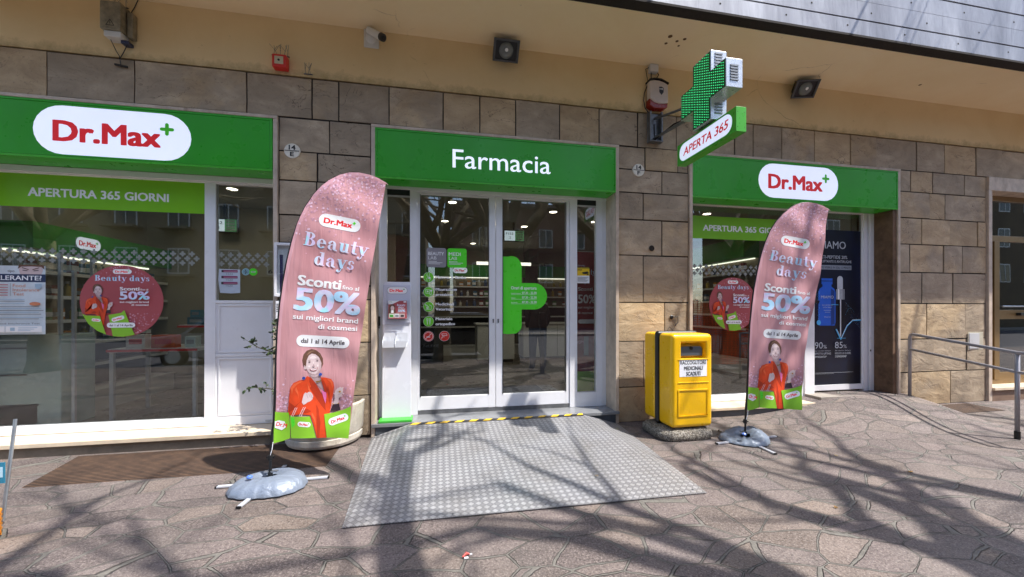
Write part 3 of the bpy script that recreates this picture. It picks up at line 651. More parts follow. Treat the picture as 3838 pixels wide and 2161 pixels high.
# ================================================================ INTERIOR FITTINGS
M().box(6.6, 6.7, .36, 7.1, .16, 3.3).build("shop_side_wall", CREAM, B)
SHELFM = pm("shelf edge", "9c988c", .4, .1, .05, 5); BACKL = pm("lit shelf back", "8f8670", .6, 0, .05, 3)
LAMPW = pm("lamp diffuser", "fff6e6", .4, 0, .01, 2, emit=.9)
def shelf_unit(name, ax, p, a0, a1, zs, label, out, fz, depth=.32):
    """wall shelving: ax 'X' = runs along y on wall x=p, ax 'Y' = runs along x on wall y=p; out = direction it faces"""
    loc = (p, a0, .16) if ax == 'X' else (a0, p, .16); t = thing("shelf_unit", loc, label, "shelving")
    def bx(mb, u0, u1, d0, d1, z0, z1, m=0):
        d0, d1 = sorted((p + out * d0, p + out * d1))
        (mb.box(d0, d1, u0, u1, z0, z1, m) if ax == 'X' else mb.box(u0, u1, d0, d1, z0, z1, m))
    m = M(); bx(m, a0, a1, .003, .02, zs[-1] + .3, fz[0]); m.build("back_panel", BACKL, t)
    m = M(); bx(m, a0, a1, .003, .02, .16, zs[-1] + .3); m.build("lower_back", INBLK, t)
    for z in zs: m = M(); bx(m, a0, a1, .02, depth, z - .018, z); bx(m, a0, a1, depth, depth + .006, z - .03, z + .012, 1); m.build("shelf", [SHELFM, INWH], t)
    m = M(); bx(m, a0, a1, .02, depth + .1, .16, .42); bx(m, a0, a1, .02, depth + .12, .42, .44); m.build("base_cabinet", INWH, t)
    m = M(); bx(m, a0, a1, .003, depth + .06, fz[0], fz[1]); m.build("fascia_board", INGRN, t)
    m = M(); bx(m, a0 + .05, a1 - .05, .05, .08, fz[0] - .025, fz[0] - .005); m.build("strip_light", LAMPW, t)
    return t
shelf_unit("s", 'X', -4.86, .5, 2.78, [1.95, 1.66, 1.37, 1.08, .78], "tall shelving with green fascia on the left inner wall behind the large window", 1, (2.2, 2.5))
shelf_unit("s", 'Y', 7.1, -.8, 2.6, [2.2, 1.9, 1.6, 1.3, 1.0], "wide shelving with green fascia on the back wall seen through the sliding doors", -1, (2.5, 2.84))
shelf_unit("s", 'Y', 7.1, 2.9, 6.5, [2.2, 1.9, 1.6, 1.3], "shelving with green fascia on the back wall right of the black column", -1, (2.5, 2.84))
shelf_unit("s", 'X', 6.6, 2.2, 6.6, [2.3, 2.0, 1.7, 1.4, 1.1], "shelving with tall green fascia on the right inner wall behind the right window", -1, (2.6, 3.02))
# goods on the shelves
pc = ["c8c8c4", "4d7f9e", "b8a13c", "8e3f3c", "d9d3c1", "5f8f52", "3d5a80", "d08a3c"]
GOODS = []
for i, c in enumerate(pc):
    mt = pm("pack colour " + c, c, .45, 0, .08, 20)
    if i % 2:
        o = M().box(-.035, .035, -.03, .03, 0, .13, 0).box(-.0355, .0355, -.0305, .0305, .04, .09, 1).build("medicine_box", [mt, WHITE], None, loc=(0, 0, 0)); setp(o, "small carton of goods standing on a pharmacy shelf", "box", "cartons on the pharmacy shelves")
    else:
        o = M().lathe([(0, 0), (.028, 0), (.03, .01), (.03, .1), (.013, .118), (.013, .13)], (0, 0, 0), 12).lathe([(.017, .13), (.017, .155), (0, .155)], (0, 0, 0), 12, m=1).build("bottle", [mt, INWH], None, smooth=True, loc=(0, 0, 0)); setp(o, "small capped bottle standing on a pharmacy shelf", "bottle", "bottles on the pharmacy shelves")
    o.location = (0, 0, -50); GOODS.append(o)
used = set()
CN = ['pale grey', 'steel blue', 'mustard', 'dark red', 'cream', 'green', 'navy', 'amber']
def put(x, y, z, rz=0, sc=1, where=''):
    i = random.randrange(len(GOODS)); o = GOODS[i]
    if i in used: o = o.copy(); COL.objects.link(o)
    used.add(i); o.location = (x, y, z); o.rotation_euler = (0, 0, rz); o.scale = (sc * random.uniform(.9, 1.3), sc, sc * random.uniform(.8, 1.25)); o['label'] = CN[i] + (' carton on the ' if i % 2 else ' capped bottle on the ') + where; o['group'] = CN[i] + (' cartons on the ' if i % 2 else ' bottles on the ') + where
for z, nm in ((1.95, 'top'), (1.66, 'second'), (1.37, 'third'), (1.08, 'fourth')):
    y = .6
    while y < 2.65: put(-4.86 + random.uniform(.12, .22), y, z, R(90), 1.15, nm + ' shelf behind the left window'); y += random.uniform(.13, .2)
for z, nm in ((2.2, 'top'), (1.9, 'middle'), (1.6, 'lower')):
    x = -.65
    while x < 2.5: put(x, 6.9, z, 0, 1.35, nm + ' back shelf seen through the sliding doors'); x += random.uniform(.14, .24)
    x = 3.0
    while x < 5.2: put(x, 6.9, z, 0, 1.35, nm + ' back shelf right of the dark column'); x += random.uniform(.2, .34)
for z, nm in ((2.3, 'top'), (2.0, 'middle'), (1.7, 'lower')):
    y = 2.4
    while y < 6.0: put(6.6 - random.uniform(.12, .22), y, z, R(90), 1.25, nm + ' shelf behind the right window'); y += random.uniform(.22, .36)
for i, o in enumerate(GOODS):
    if i not in used: bpy.data.objects.remove(o)

def rlogo(name, x, y, z, wd, h_, face, label):
    """small raised logo sign; face 'x' looks towards +x, '-x', or '-y'"""
    a = Art(); a.logo(0, 0, wd, h_, PILL, RED, PLUSG)
    fn = {'x': lambda u, v, l: Vector((x + .02 + l, y + u, z + v)), '-x': lambda u, v, l: Vector((x - .02 - l, y - u, z + v)), '-y': lambda u, v, l: Vector((x + u, y - .02 - l, z + v))}[face]
    t = thing(name, (x, y, z - h_ / 2), label, "sign"); a.build("sign_face", fn, t)
    mb = M(); d = {'x': (x, x + .0195, y - wd / 2 + .02, y + wd / 2 - .02), '-x': (x - .0195, x, y - wd / 2 + .02, y + wd / 2 - .02), '-y': (x - wd / 2 + .02, x + wd / 2 - .02, y - .0195, y)}[face]
    mb.box(*d, z - h_ * .4, z + h_ * .4).build("sign_body", INWH, t); return t
rlogo("logo_sign", -4.478, 1.17, 2.35, .36, .15, 'x', "small white pill logo sign on the green fascia inside the left window")
rlogo("logo_sign", .62, 6.718, 2.67, .42, .17, '-y', "small white pill logo sign on the back fascia seen through the left door leaf")
rlogo("logo_sign", 6.218, 4.1, 2.78, .42, .18, '-x', "small white pill logo sign on the green fascia inside the right window")

def downlight(x, y, label, e=2.6):
    t = thing("ceiling_lamp", (x, y, 3.3), label, "ceiling lamp", "round downlights in the shop ceiling")
    M().lathe([(.07, -.002), (.085, -.002), (.085, -.02), (.07, -.02), (.07, -.002)], (x, y, 3.3), 20).build("trim_ring", INWH, t, smooth=True)
    M().lathe([(.069, -.012), (0, -.012)], (x, y, 3.3), 20).build("lamp_disc", pm("lit lamp disc", "fff3dc", .4, 0, .01, 2, emit=7), t)
    l_ = bpy.data.lights.new("lamp_light", 'AREA'); l_.shape = 'DISK'; l_.size = .14; l_.energy = e; l_.color = (1, .9, .74)
    lo = bpy.data.objects.new("lamp_light", l_); COL.objects.link(lo); lo.parent = t; lo.location = (0, 0, -.03)
for x, y, lb_ in ((.22, 1.7, "downlight nearest the top of the left door leaf"), (.12, 3.1, "downlight below and behind the one in the left door leaf"), (2.05, 2.0, "downlight near the upper right corner of the right door leaf"), (1.8, 3.3, "downlight lower in the right door leaf behind the branch reflections"),
                  (-3.0, 1.6, "downlight in the top right of the narrow window left of the pink flag"), (3.1, 2.6, "downlight seen through the right side pane"), (4.9, 1.6, "downlight above the right flag behind the window"), (-4.0, 1.1, "downlight above the big left window"), (5.4, 4.6, "rear downlight behind the right window"), (.9, 5.6, "rear downlight over the counter")):
    downlight(x, y, lb_)
# track with spots over left window
t = thing("spot_track", (-4.1, .7, 3.25), "white track with three small spots under the ceiling behind the big left window", "track light")
M().box(-4.12, -4.08, .75, 2.7, 3.27, 3.3).build("rail", INWH, t)
for y in (1.1, 1.6, 2.1): M().tube([(-4.1, y, 3.27), (-4.1, y, 3.2)], .012).tube([(-4.1, y, 3.2), (-4.17, y - .05, 3.08)], .04, 12).build("spot", INWH, t)
# linear lamp over the counter
t = thing("linear_lamp", (1.1, 5.6, 2.74), "long white glowing linear lamp hanging over the counter", "ceiling lamp")
M().box(1.0, 2.5, 5.58, 5.64, 2.72, 2.8).build("diffuser", LAMPW, t); [M().tube([(x, 5.61, 2.8), (x, 5.61, 3.3)], .004).build("cable", BLACK, t) for x in (1.2, 2.3)]
t = thing("linear_lamp", (-2.6, 3.4, 2.0), "long white glowing strip behind the cross pattern in the narrow window", "ceiling lamp")
M().box(-2.75, -1.6, 3.4, 3.44, 1.98, 2.05).build("diffuser", LAMPW, t); [M().tube([(x, 3.42, 2.05), (x, 3.42, 3.3)], .004).build("cable", BLACK, t) for x in (-2.6, -1.7)]
# counters
def counter(x0, x1, y0, y1, label):
    t = thing("counter", (x0, y0, .16), label, "counter"); M().box(x0, x1, y0, y1, .24, 1.12).build("cabinet", INWH, t, bevel=.01); M().box(x0 - .04, x1 + .04, y0 - .05, y1, 1.12, 1.16).build("worktop", INWH, t, bevel=.01); M().box(x0 + .03, x1 - .03, y0 + .05, y1, .16, .24).build("kick_board", BLACK, t)
    for q in range(1, 3): M().box(x0 + (x1 - x0) * q / 3 - .004, x0 + (x1 - x0) * q / 3 + .004, y0 - .002, y0, .26, 1.1).build("panel_joint", INBLK, t)
    return t
counter(.95, 1.9, 4.9, 5.5, "white sales counter behind the closed middle of the sliding doors")
counter(2.2, 3.6, 5.2, 5.8, "white low counter behind the dark clad customer")
counter(-3.3, -2.0, 1.9, 2.3, "white desk with a black monitor behind the narrow window")
def screen(x0, x1, y, z0, z1, label, cells):
    t = thing("wall_screen", ((x0 + x1) / 2, y, z0), label, "screen"); M().box(x0 - .02, x1 + .02, y, y + .04, z0 - .02, z1 + .02).build("bezel", BLACK, t, bevel=.005)
    a = Art(); a.rect(x0, x1, z0, z1, pm("screen pale blue", "b9c8d2", .4, emit=.5)); xm = x0 + (x1 - x0) * .55; a.rect(xm, x1, z0, z1, pm("screen green", "3c7a4c", .4, emit=.35))
    a.text(cells[0], x0 + .03, z0 + (z1 - z0) * .6, .15, .045, BLACK, .02); a.text(cells[1], x0 + .1, z0 + (z1 - z0) * .2, .03, .045, BLACK, .02)
    for k in range(4): a.rect(xm + .02, x1 - .02, z0 + .015 + k * (z1 - z0) / 4.2, z0 + .045 + k * (z1 - z0) / 4.2, WHITEG)
    a.build("display", flat(y - .001), t); M().box((x0 + x1) / 2 - .015, (x0 + x1) / 2 + .015, y + .04, y + .06, z1, 3.3).build("bracket", BLACK, t); return t
screen(1.32, 1.72, 3.0, 2.92, 3.12, "ticket number screen hanging behind the upper part of the right door leaf", ("F152", "2"))
screen(-3.75, -3.36, 2.5, 2.82, 3.02, "ticket number screen hanging behind the narrow window", ("A62", "1"))
# monitor + desk items, seated clerk, standing customer
t = thing("monitor", (-2.55, 1.95, 1.16), "black back of a computer monitor on the desk behind the narrow window", "monitor")
M().box(-2.9, -2.3, 1.98, 2.02, 1.27, 1.62).build("screen_back", BLACK, t, bevel=.01); M().box(-2.65, -2.55, 1.98, 2.1, 1.16, 1.27).box(-2.75, -2.45, 1.95, 2.15, 1.16, 1.175).build("stand", BLACK, t)
t = thing("spray_bottle", (-2.28, 1.95, 1.16), "red bottle with white spray head beside the black monitor", "bottle")
M().lathe([(0, 0), (.05, 0), (.055, .02), (.055, .2), (.02, .25)], (-2.25, 1.95, 1.16), 14).build("flask", REDD, t, smooth=True); M().lathe([(.02, .25), (.02, .3), (0, .3)], (-2.25, 1.95, 1.16), 10).box(-2.31, -2.23, 1.94, 1.96, 1.46, 1.5).build("spray_head", WHITE, t)

def person(name, joints, edges, radii, mat, loc, label, head, hairm, skin=None, legsplit=None):
    t = thing(name, loc, label, "person"); o = Vector(loc)
    me = bpy.data.meshes.new("body"); me.from_pydata([Vector(j) for j in joints], edges, []); ob = bpy.data.objects.new("body", me); COL.objects.link(ob); ob.parent = t
    sk = ob.modifiers.new("skin", 'SKIN'); sv = me.skin_vertices[0].data if me.skin_vertices else None
    if sv is None:
        bm = bmesh.new(); bm.from_mesh(me); bm.verts.layers.skin.verify(); bm.to_mesh(me); bm.free(); sv = me.skin_vertices[0].data
    for i, r in enumerate(radii): sv[i].radius = r if isinstance(r, tuple) else (r, r); sv[i].use_root = (i == 0)
    sk.use_smooth_shade = True; ss = ob.modifiers.new("sub", 'SUBSURF'); ss.levels = ss.render_levels = 2
    me.materials.append(mat); return t
# standing customer: black jacket, jeans, seen from behind
J = [(0, 0, .95), (0, 0, 1.15), (0, .01, 1.36), (0, 0, 1.48), (0, -.02, 1.56), (0, -.03, 1.68), (-.17, 0, 1.40), (-.23, .0, 1.15), (-.2, .16, .98), (-.17, .24, .97), (.17, 0, 1.40), (.24, 0, 1.15), (.22, .14, .98), (.19, .22, .97), (-.1, 0, .88), (-.11, .02, .5), (-.12, 0, .09), (-.13, .14, .04), (.1, 0, .88), (.12, .03, .5), (.13, 0, .09), (.15, .14, .04)]
E_ = [(0, 1), (1, 2), (2, 3), (3, 4), (4, 5), (2, 6), (6, 7), (7, 8), (8, 9), (2, 10), (10, 11), (11, 12), (12, 13), (0, 14), (14, 15), (15, 16), (16, 17), (0, 18), (18, 19), (19, 20), (20, 21)]
RR = [(.2, .14), (.2, .14), (.22, .14), (.08, .08), (.065, .065), (.09, .11), .09, .07, .05, .035, .09, .07, .05, .035, .125, .09, .065, .05, .125, .09, .065, .05]
def clothes(name):
    t = NT(name); sx = t.n("SeparateXYZ"); t.l(t.coord(), sx.inputs[0]); z = sx.outputs[2]
    c = t.ramp(z, [(.0, lin("15151a")[:3]), (.08, lin("2e3a50")[:3]), (.86, lin("34425c")[:3]), (.87, lin("0d0d10")[:3]), (1.0, lin("0d0d10")[:3])])
    sk_ = t.math('GREATER_THAN', z, 1.50); c = t.mix(sk_, c, lin("a8765c")); hr = t.math('GREATER_THAN', z, 1.60); c = t.mix(hr, c, lin("120e0c"))
    t.l(c, t.b.inputs['Base Color']); t.b.inputs['Roughness'].default_value = .85; return t.m
pc_ = person("person", J, E_, RR, clothes("black jacket and jeans"), (2.15, 3.5, .16), "standing customer in black jacket and blue jeans behind the right door leaf", None, None)
h_ = M().lathe([(0, 1.79), (.05, 1.785), (.085, 1.75), (.098, 1.69), (.09, 1.62), (.06, 1.58), (0, 1.575)], (0, 0, 0), 16, sy=1.12)
for v in h_.v: v += Vector((2.15, 3.47, .16))
h_.build("hair", pm("black hair", "14100e", .6, 0, .2, 30, .4, 90), pc_, smooth=True)
J2 = [(0, 0, .5), (0, 0, .75), (0, 0, .98), (0, -.02, 1.1), (0, -.05, 1.18), (0, -.06, 1.3), (-.2, -.02, 1.0), (-.24, -.1, .78), (-.12, -.3, .72), (.2, -.02, 1.0), (.24, -.1, .78), (.12, -.3, .72), (-.1, -.05, .48), (-.12, -.42, .5), (-.12, -.44, .1), (-.12, -.55, .05), (.1, -.05, .48), (.12, -.42, .5), (.12, -.44, .1), (.12, -.55, .05)]
E2 = [(0, 1), (1, 2), (2, 3), (3, 4), (4, 5), (2, 6), (6, 7), (7, 8), (2, 9), (9, 10), (10, 11), (0, 12), (12, 13), (13, 14), (14, 15), (0, 16), (16, 17), (17, 18), (18, 19)]
RR2 = [(.16, .12), (.15, .11), (.17, .11), (.07, .07), (.055, .06), (.08, .1), .065, .05, .035, .065, .05, .035, .09, .065, .045, .04, .09, .065, .045, .04]
p2 = person("person", J2, E2, RR2, pm("dark work clothes", "1a1a1e", .85, 0, .15, 9), (-2.62, 2.75, .32), "seated clerk in dark clothes with black hair behind the monitor", None, None)
h_ = M().lathe([(0, 1.46), (.06, 1.45), (.1, 1.4), (.11, 1.32), (.1, 1.22), (.06, 1.16), (0, 1.15)], (-2.62, 2.71, .32), 16); h_.build("hair", pm("black hair", "14100e"), p2, smooth=True)
t = thing("stool", (-2.62, 2.8, .16), "dark stool under the seated clerk", "stool"); M().lathe([(0, .48), (.2, .48), (.2, .55), (0, .55)], (-2.62, 2.8, .16), 18).build("seat", BLACK, t); M().tube([(-2.62, 2.8, .18), (-2.62, 2.8, .64)], .03).lathe([(0, 0), (.22, 0), (.2, .03), (0, .04)], (-2.62, 2.8, .16), 18).build("leg", STEELD, t)
t = thing("dispenser_post", (2.0, 2.6, .16), "black post with wide foot and dispenser head in front of the customer", "dispenser")
M().box(1.96, 2.04, 2.57, 2.63, .2, 1.25).build("post", BLACK, t, bevel=.01); M().lathe([(0, 0), (.18, 0), (.15, .05), (.07, .09), (0, .09)], (2.0, 2.6, .16), 24).build("foot", BLACK, t, smooth=True); M().box(1.93, 2.07, 2.5, 2.62, 1.18, 1.45).build("head", BLACK, t, bevel=.02)
# black column and display cabinet between the two back shelf units
M().box(2.62, 2.88, 6.3, 7.09, .16, 3.3).build("column", INBLK, B)
# doormat
setp(M().box(-.2, 1.7, .55, 1.9, .1605, .172).build("doormat", pm("charcoal mat", "2f3032", .95, 0, .2, 30, .5, 150), None, bevel=.003, loc=(.75, 1.2, .16)), "charcoal doormat on the floor just inside the sliding doors", "doormat")
# display table behind left window
t = thing("display_table", (-3.5, 1.0, .16), "white two tier display table with red shelf edges behind the left window", "table")
M().box(-3.95, -3.0, .75, 1.4, .98, 1.02, 0).box(-3.96, -2.99, .74, .75, .985, 1.012, 1).build("table_top", [INWH, REDD], t)
M().box(-3.4, -2.75, 1.1, 1.5, 1.26, 1.3, 0).box(-3.41, -2.74, 1.09, 1.1, 1.262, 1.29, 1).build("upper_shelf", [INWH, REDD], t)
for x, y, z in ((-3.92, .78, .98), (-3.03, .78, .98), (-3.92, 1.37, .98), (-2.8, 1.45, 1.26)): M().box(x - .02, x + .02, y - .02, y + .02, .16, z).build("leg", ALUG, t)
for i, (x, y, z, w_, h2, c, lb_) in enumerate(((-3.72, .9, 1.02, .2, .17, "e8e2d8", "white carton left on the display table"), (-3.42, .9, 1.02, .26, .16, "d9662a", "orange carton in the middle of the display table"), (-3.13, .92, 1.02, .12, .14, "c8d8cc", "pale green carton right on the display table"),
                                               (-3.25, 1.25, 1.3, .2, .1, "1e5a6a", "teal carton on the upper tier of the display table"), (-3.02, 1.25, 1.3, .18, .09, "20303c", "dark blue carton on the upper tier of the display table"), (-3.27, 1.28, 1.4, .12, .1, "2f7f8e", "teal carton stacked on the teal one of the upper tier"))):
    o = M().box(x - w_ / 2, x + w_ / 2, y - .06, y + .06, z, z + h2, 0).box(x - w_ * .35, x + w_ * .35, y - .0615, y - .06, z + h2 * .3, z + h2 * .7, 1).build("carton", [pm("carton " + c, c, .5), REDD if i < 2 else WHITEG], None, loc=(x, y, z)); setp(o, lb_, "carton")
# tall white showcase just behind the left pane
t = thing("showcase", (-4.6, .55, .16), "tall white showcase with bright aluminium posts behind the left window edge", "showcase")
M().box(-4.85, -4.22, .5, .95, .16, 1.22).build("lower_cabinet", pm("milky panel", "bccfc9", .25, 0, .1, 1.5), t, bevel=.01)
mb = M(); [mb.box(x - .015, x + .015, y - .015, y + .015, 1.22, 2.15) for x, y in ((-4.24, .52), (-4.83, .52), (-4.24, .93))]; mb.box(-4.12, -4.09, .5, .53, .16, 1.95); mb.build("post", ALUG, t)
M().box(-4.83, -4.24, .515, .52, 1.24, 2.14).build("pane", ACRYL, t)
# sale poster panel standing behind the right side pane
t = thing("sale_banner", (2.05, .6, .16), "narrow red sale banner standing behind the right side pane", "banner")
a = Art(); rb = pm("deep red banner", "93262b", .5); a.rect(1.98, 2.3, .25, 2.35, rb)
for tx, z, c_, wd in (("Beauty", 2.02, .075, .27), ("days", 1.9, .075, .18)): a.serif(tx, 2.0, z, wd, c_, HOLO)
a.text("Sconti", 2.0, 1.78, .22, .05, WHITE, .03); a.text("50%", 2.0, 1.6, .27, .12, WHITE, .04); a.text("sui migliori", 2.0, 1.52, .26, .035, WHITE, .01); a.text("di cosmesi", 2.0, 1.44, .22, .035, WHITE, .01); a.rr(2.0, 2.28, 1.3, 1.36, .03, WHITE); a.rect(1.98, 2.3, .25, .6, LIMEP)
a.build("banner_face", flat(.598), t); M().box(1.98, 2.3, .6, .615, .22, 2.36).box(1.95, 2.33, .5, .72, .16, .22).build("stand", INWH, t)

# ================================================================ SIGNS ON THE FACADE
def box_sign(name, x0, x1, label, draw, z0=3.052, z1=3.643):
    t = thing(name, ((x0 + x1) / 2, 0, z0), label, "shop sign")
    mb = M(); y0, y1 = -.02, .26
    mb.box(x0, x1, y0 + .012, y1, z0, z1, 0)
    b = .022; mb.box(x0, x1, y0, y0 + .012, z1 - b, z1, 0); mb.box(x0, x1, y0, y0 + .012, z0, z0 + b, 1); mb.box(x0, x0 + b, y0, y0 + .012, z0 + b, z1 - b, 0); mb.box(x1 - b, x1, y0, y0 + .012, z0 + b, z1 - b, 0)
    mb.box(x0 + b + .004, x1 - b - .004, y0 + .004, y0 + .0122, z0 + b + .004, z1 - b - .004, 0)
    mb.build("sign_box", [GREEN, GREENL], t, bevel=.002)
    a = Art(); draw(a); a.build("lettering", flat(y0 + .003), t); return t
def d1(a): a.logo(-3.335, 3.345, 1.41, .50, PILL, RED, PLUSG)
def d2(a): a.text("Farmacia", .165, 3.235, 1.235, .222, LETW, .006)
def d3(a): a.logo(5.17, 3.36, 1.38, .49, PILL, RED, PLUSG)
box_sign("shop_sign", -4.975, -1.835, "wide green sign with red and white pill logo above the left window", d1)
box_sign("shop_sign", -.735, 2.298, "green sign reading Farmacia above the sliding doors", d2)
box_sign("shop_sign", 3.432, 6.985, "green sign with pill logo above the right window, partly behind the flag top", d3)

def gl_item(name, y, label, cat, draw, loc, group=None):
    a = Art(); draw(a); o = a.build(name, flat(y), None, loc=loc); return setp(o, label, cat, group)
GY = YF + .029
def band(x0, x1, z0, z1, tx0, tx1, tz, cap):
    def f_(a): a.rect(x0, x1, z0, z1, LIME); a.text("APERTURA 365 GIORNI", tx0, tz, tx1 - tx0, cap, WHITE, .05)
    return f_
gl_item("window_band", GY, "lime band reading opening 365 days across the top of the big left window", "window band", band(-4.86, -2.66, 2.615, 2.972, -4.36, -3.04, 2.735, .088), (-3.7, GY, 2.6))
gl_item("window_band", GY, "lime band reading opening 365 days in the right window behind the flag", "window band", band(3.456, 5.42, 2.555, 2.89, 3.84, 5.26, 2.675, .083), (4.4, GY, 2.5))
def cr(x0, x1): return lambda a: crosses(a, x0, x1)
gl_item("cross_frieze", GY, "three rows of frosted crosses on the big left window", "window decal", cr(-4.86, -2.68), (-3.7, GY, 2.0))
gl_item("cross_frieze", GY, "three rows of frosted crosses on the narrow window", "window decal", cr(-2.55, -1.95), (-2.2, GY, 2.0))
gl_item("cross_frieze", GY, "three rows of pale crosses on the right window above the round decal", "window decal", cr(3.46, 5.4), (4.4, GY, 2.0))

def woman(a, fx):
    """the printed figure: coordinates as on the flag, moved by fx(u, v)"""
    P = lambda pts, m: a.poly([fx(*p) for p in pts], m)
    def C(u, v, r, m, rz=None):
        a.poly([fx(u + r * math.cos(k * math.pi / 9), v + (rz or r) * math.sin(k * math.pi / 9)) for k in range(18)], m)
    # hair behind, neck, face
    P([(.268, 1.01), (.258, 1.06), (.268, 1.11), (.292, 1.142), (.332, 1.156), (.368, 1.145), (.4, 1.115), (.421, 1.07), (.424, 1.02), (.41, .985), (.3, .98), (.285, .97)], HAIRP)
    P([(.312, .955), (.395, .955), (.398, .9), (.43, .86), (.44, .76), (.405, .8), (.345, .87), (.318, .905)], SKIND)
    P([(.287, 1.03), (.292, 1.085), (.325, 1.117), (.362, 1.108), (.392, 1.08), (.41, 1.03), (.408, .985), (.392, .953), (.362, .93), (.338, .931), (.31, .95), (.29, .985)], SKINP)
    P([(.276, 1.015), (.284, 1.012), (.288, .985), (.281, .975), (.274, .99)], SKINP)
    P([(.272, 1.03), (.277, 1.09), (.3, 1.13), (.34, 1.145), (.375, 1.13), (.342, 1.122), (.31, 1.1), (.294, 1.06), (.288, 1.0)], HAIRP)
    P([(.37, 1.13), (.4, 1.1), (.418, 1.05), (.412, 1.0), (.403, 1.055), (.385, 1.09), (.36, 1.112)], HAIRP)
    SKM = pm("skin mid print", "c9aeb1", .55, 0, .04, 9); SKL = pm("skin light print", "e9d9d8", .55, 0, .03, 9); HRL = pm("hair light print", "93715a", .55, 0, .1, 15); ORL = pm("orange light print", "f0683a", .55, 0, .08, 12)
    P([(.392, 1.08), (.41, 1.03), (.408, .985), (.392, .953), (.362, .93), (.375, .955), (.39, .985), (.394, 1.03)], SKM)
    P([(.29, .985), (.31, .95), (.338, .931), (.362, .93), (.34, .942), (.315, .962), (.298, .992)], SKM)
    P([(.315, 1.075), (.335, 1.098), (.36, 1.095), (.372, 1.075), (.345, 1.068)], SKL); P([(.302, 1.005), (.318, 1.012), (.325, 1.0), (.312, .99)], SKL); P([(.374, 1.018), (.388, 1.016), (.386, 1.0), (.373, 1.003)], SKL); P([(.342, 1.045), (.349, 1.045), (.352, 1.01), (.346, 1.008)], SKL)
    P([(.29, 1.1), (.31, 1.13), (.345, 1.142), (.36, 1.138), (.33, 1.13), (.305, 1.108)], HRL); P([(.385, 1.122), (.405, 1.09), (.412, 1.06), (.4, 1.09), (.388, 1.108)], HRL)
    P([(.325, .93), (.35, .925), (.385, .93), (.39, .915), (.355, .905), (.33, .915)], SKM)
    # brows, eyes, nose, mouth
    for u, v in ((.316, 1.04), (.378, 1.05)):
        P([(u - .017, v + .014), (u - .002, v + .02), (u + .015, v + .014), (u - .002, v + .0165)], HAIRP)
        P([(u - .012, v - .001), (u, v + .005), (u + .012, v + .001), (u, v - .005)], SKIND); C(u, v + .0, .0042, DKP)
        P([(u - .015, v), (u - .001, v + .0105), (u + .015, v + .002), (u, v + .0065)], DKP)
    P([(.351, 1.03), (.358, 1.0), (.345, .996), (.338, 1.002)], SKIND); P([(.338, 1.002), (.348, .994), (.36, 1.001), (.348, .998)], DKP)
    P([(.316, .984), (.335, .977), (.352, .981), (.366, .983), (.384, .994), (.378, .975), (.36, .962), (.338, .962), (.322, .972)], pm("lips print", "a2474f", .5))
    P([(.322, .981), (.338, .975), (.366, .979), (.379, .988), (.372, .975), (.352, .968), (.334, .970)], WHITE)
    # jacket
    P([(.140, .601), (.148, .70), (.160, .82), (.185, .862), (.235, .885), (.273, .888), (.299, .922), (.33, .90), (.37, .84), (.40, .77), (.44, .70), (.452, .60), (.45, .365), (.374, .368), (.345, .50), (.323, .575), (.25, .59), (.166, .578)], ORANGE)
    P([(.404, .905), (.44, .9), (.488, .884), (.507, .85), (.511, .81), (.50, .74), (.489, .694), (.478, .62), (.471, .585), (.452, .45), (.445, .365), (.43, .365), (.435, .60), (.445, .70), (.43, .80), (.41, .87)], ORANGE)
    P([(.33, .905), (.318, .915), (.315, .87), (.33, .82), (.35, .80), (.318, .815), (.345, .76), (.40, .66), (.44, .60), (.43, .70), (.39, .80), (.36, .86)], ORAND)
    P([(.41, .87), (.44, .74), (.447, .80), (.46, .79), (.432, .87), (.414, .895)], ORAND)
    P([(.15, .70), (.2, .66), (.25, .70), (.262, .78), (.245, .70), (.19, .635), (.15, .61)], ORAND)
    P([(.374, .368), (.39, .368), (.40, .50), (.385, .62), (.368, .66), (.37, .55)], ORAND)
    P([(.165, .82), (.19, .855), (.235, .876), (.27, .878), (.22, .85), (.185, .815), (.175, .76)], ORL); P([(.455, .885), (.488, .876), (.5, .85), (.498, .80), (.485, .85)], ORL); P([(.2, .80), (.225, .76), (.235, .70), (.225, .79), (.21, .83)], ORL); P([(.335, .60), (.36, .55), (.366, .48), (.35, .53), (.33, .575)], ORL); P([(.30, .86), (.32, .80), (.345, .73), (.33, .745), (.305, .80)], ORL)
    P([(.46, .83), (.475, .76), (.47, .66), (.462, .74), (.455, .79)], ORAND); P([(.25, .62), (.3, .635), (.33, .61), (.3, .60), (.26, .60)], ORAND)
    P([(.405, .80), (.432, .77), (.444, .765), (.446, .73), (.438, .665), (.424, .71)], PINKT)
    P([(.362, .872), (.372, .858), (.405, .868), (.412, .884), (.392, .873)], pm("gold chain print", "8a6a2c", .4))
    # hands: fist with fingers, raised hand with ring and bracelet
    P([(.256, .692), (.264, .735), (.272, .765), (.285, .779), (.297, .770), (.306, .781), (.322, .780), (.335, .765), (.343, .740), (.338, .715), (.322, .698), (.300, .69), (.283, .676), (.27, .67)], SKINP)
    for u, v in ((.292, .762), (.309, .766), (.325, .758)): a.line([fx(u, v), fx(u + .012, v - .035)], .003 * (1), SKIND)
    P([(.515, .70), (.512, .75), (.522, .778), (.53, .768), (.534, .795), (.545, .80), (.551, .786), (.558, .808), (.571, .812), (.575, .8), (.588, .812), (.592, .805), (.586, .79), (.586, .755), (.57, .725), (.55, .71), (.545, .66), (.50, .64), (.498, .66)], SKINP)
    a.line([fx(.535, .765), fx(.56, .775)], .003, SKIND); a.line([fx(.545, .74), fx(.575, .755)], .003, SKIND)
    C(.559, .768, .009, pm("ring print", "c8922e", .4)); a.line([fx(.49, .664), fx(.52, .648), fx(.55, .665)], .006, pm("ring print", "c8922e"))
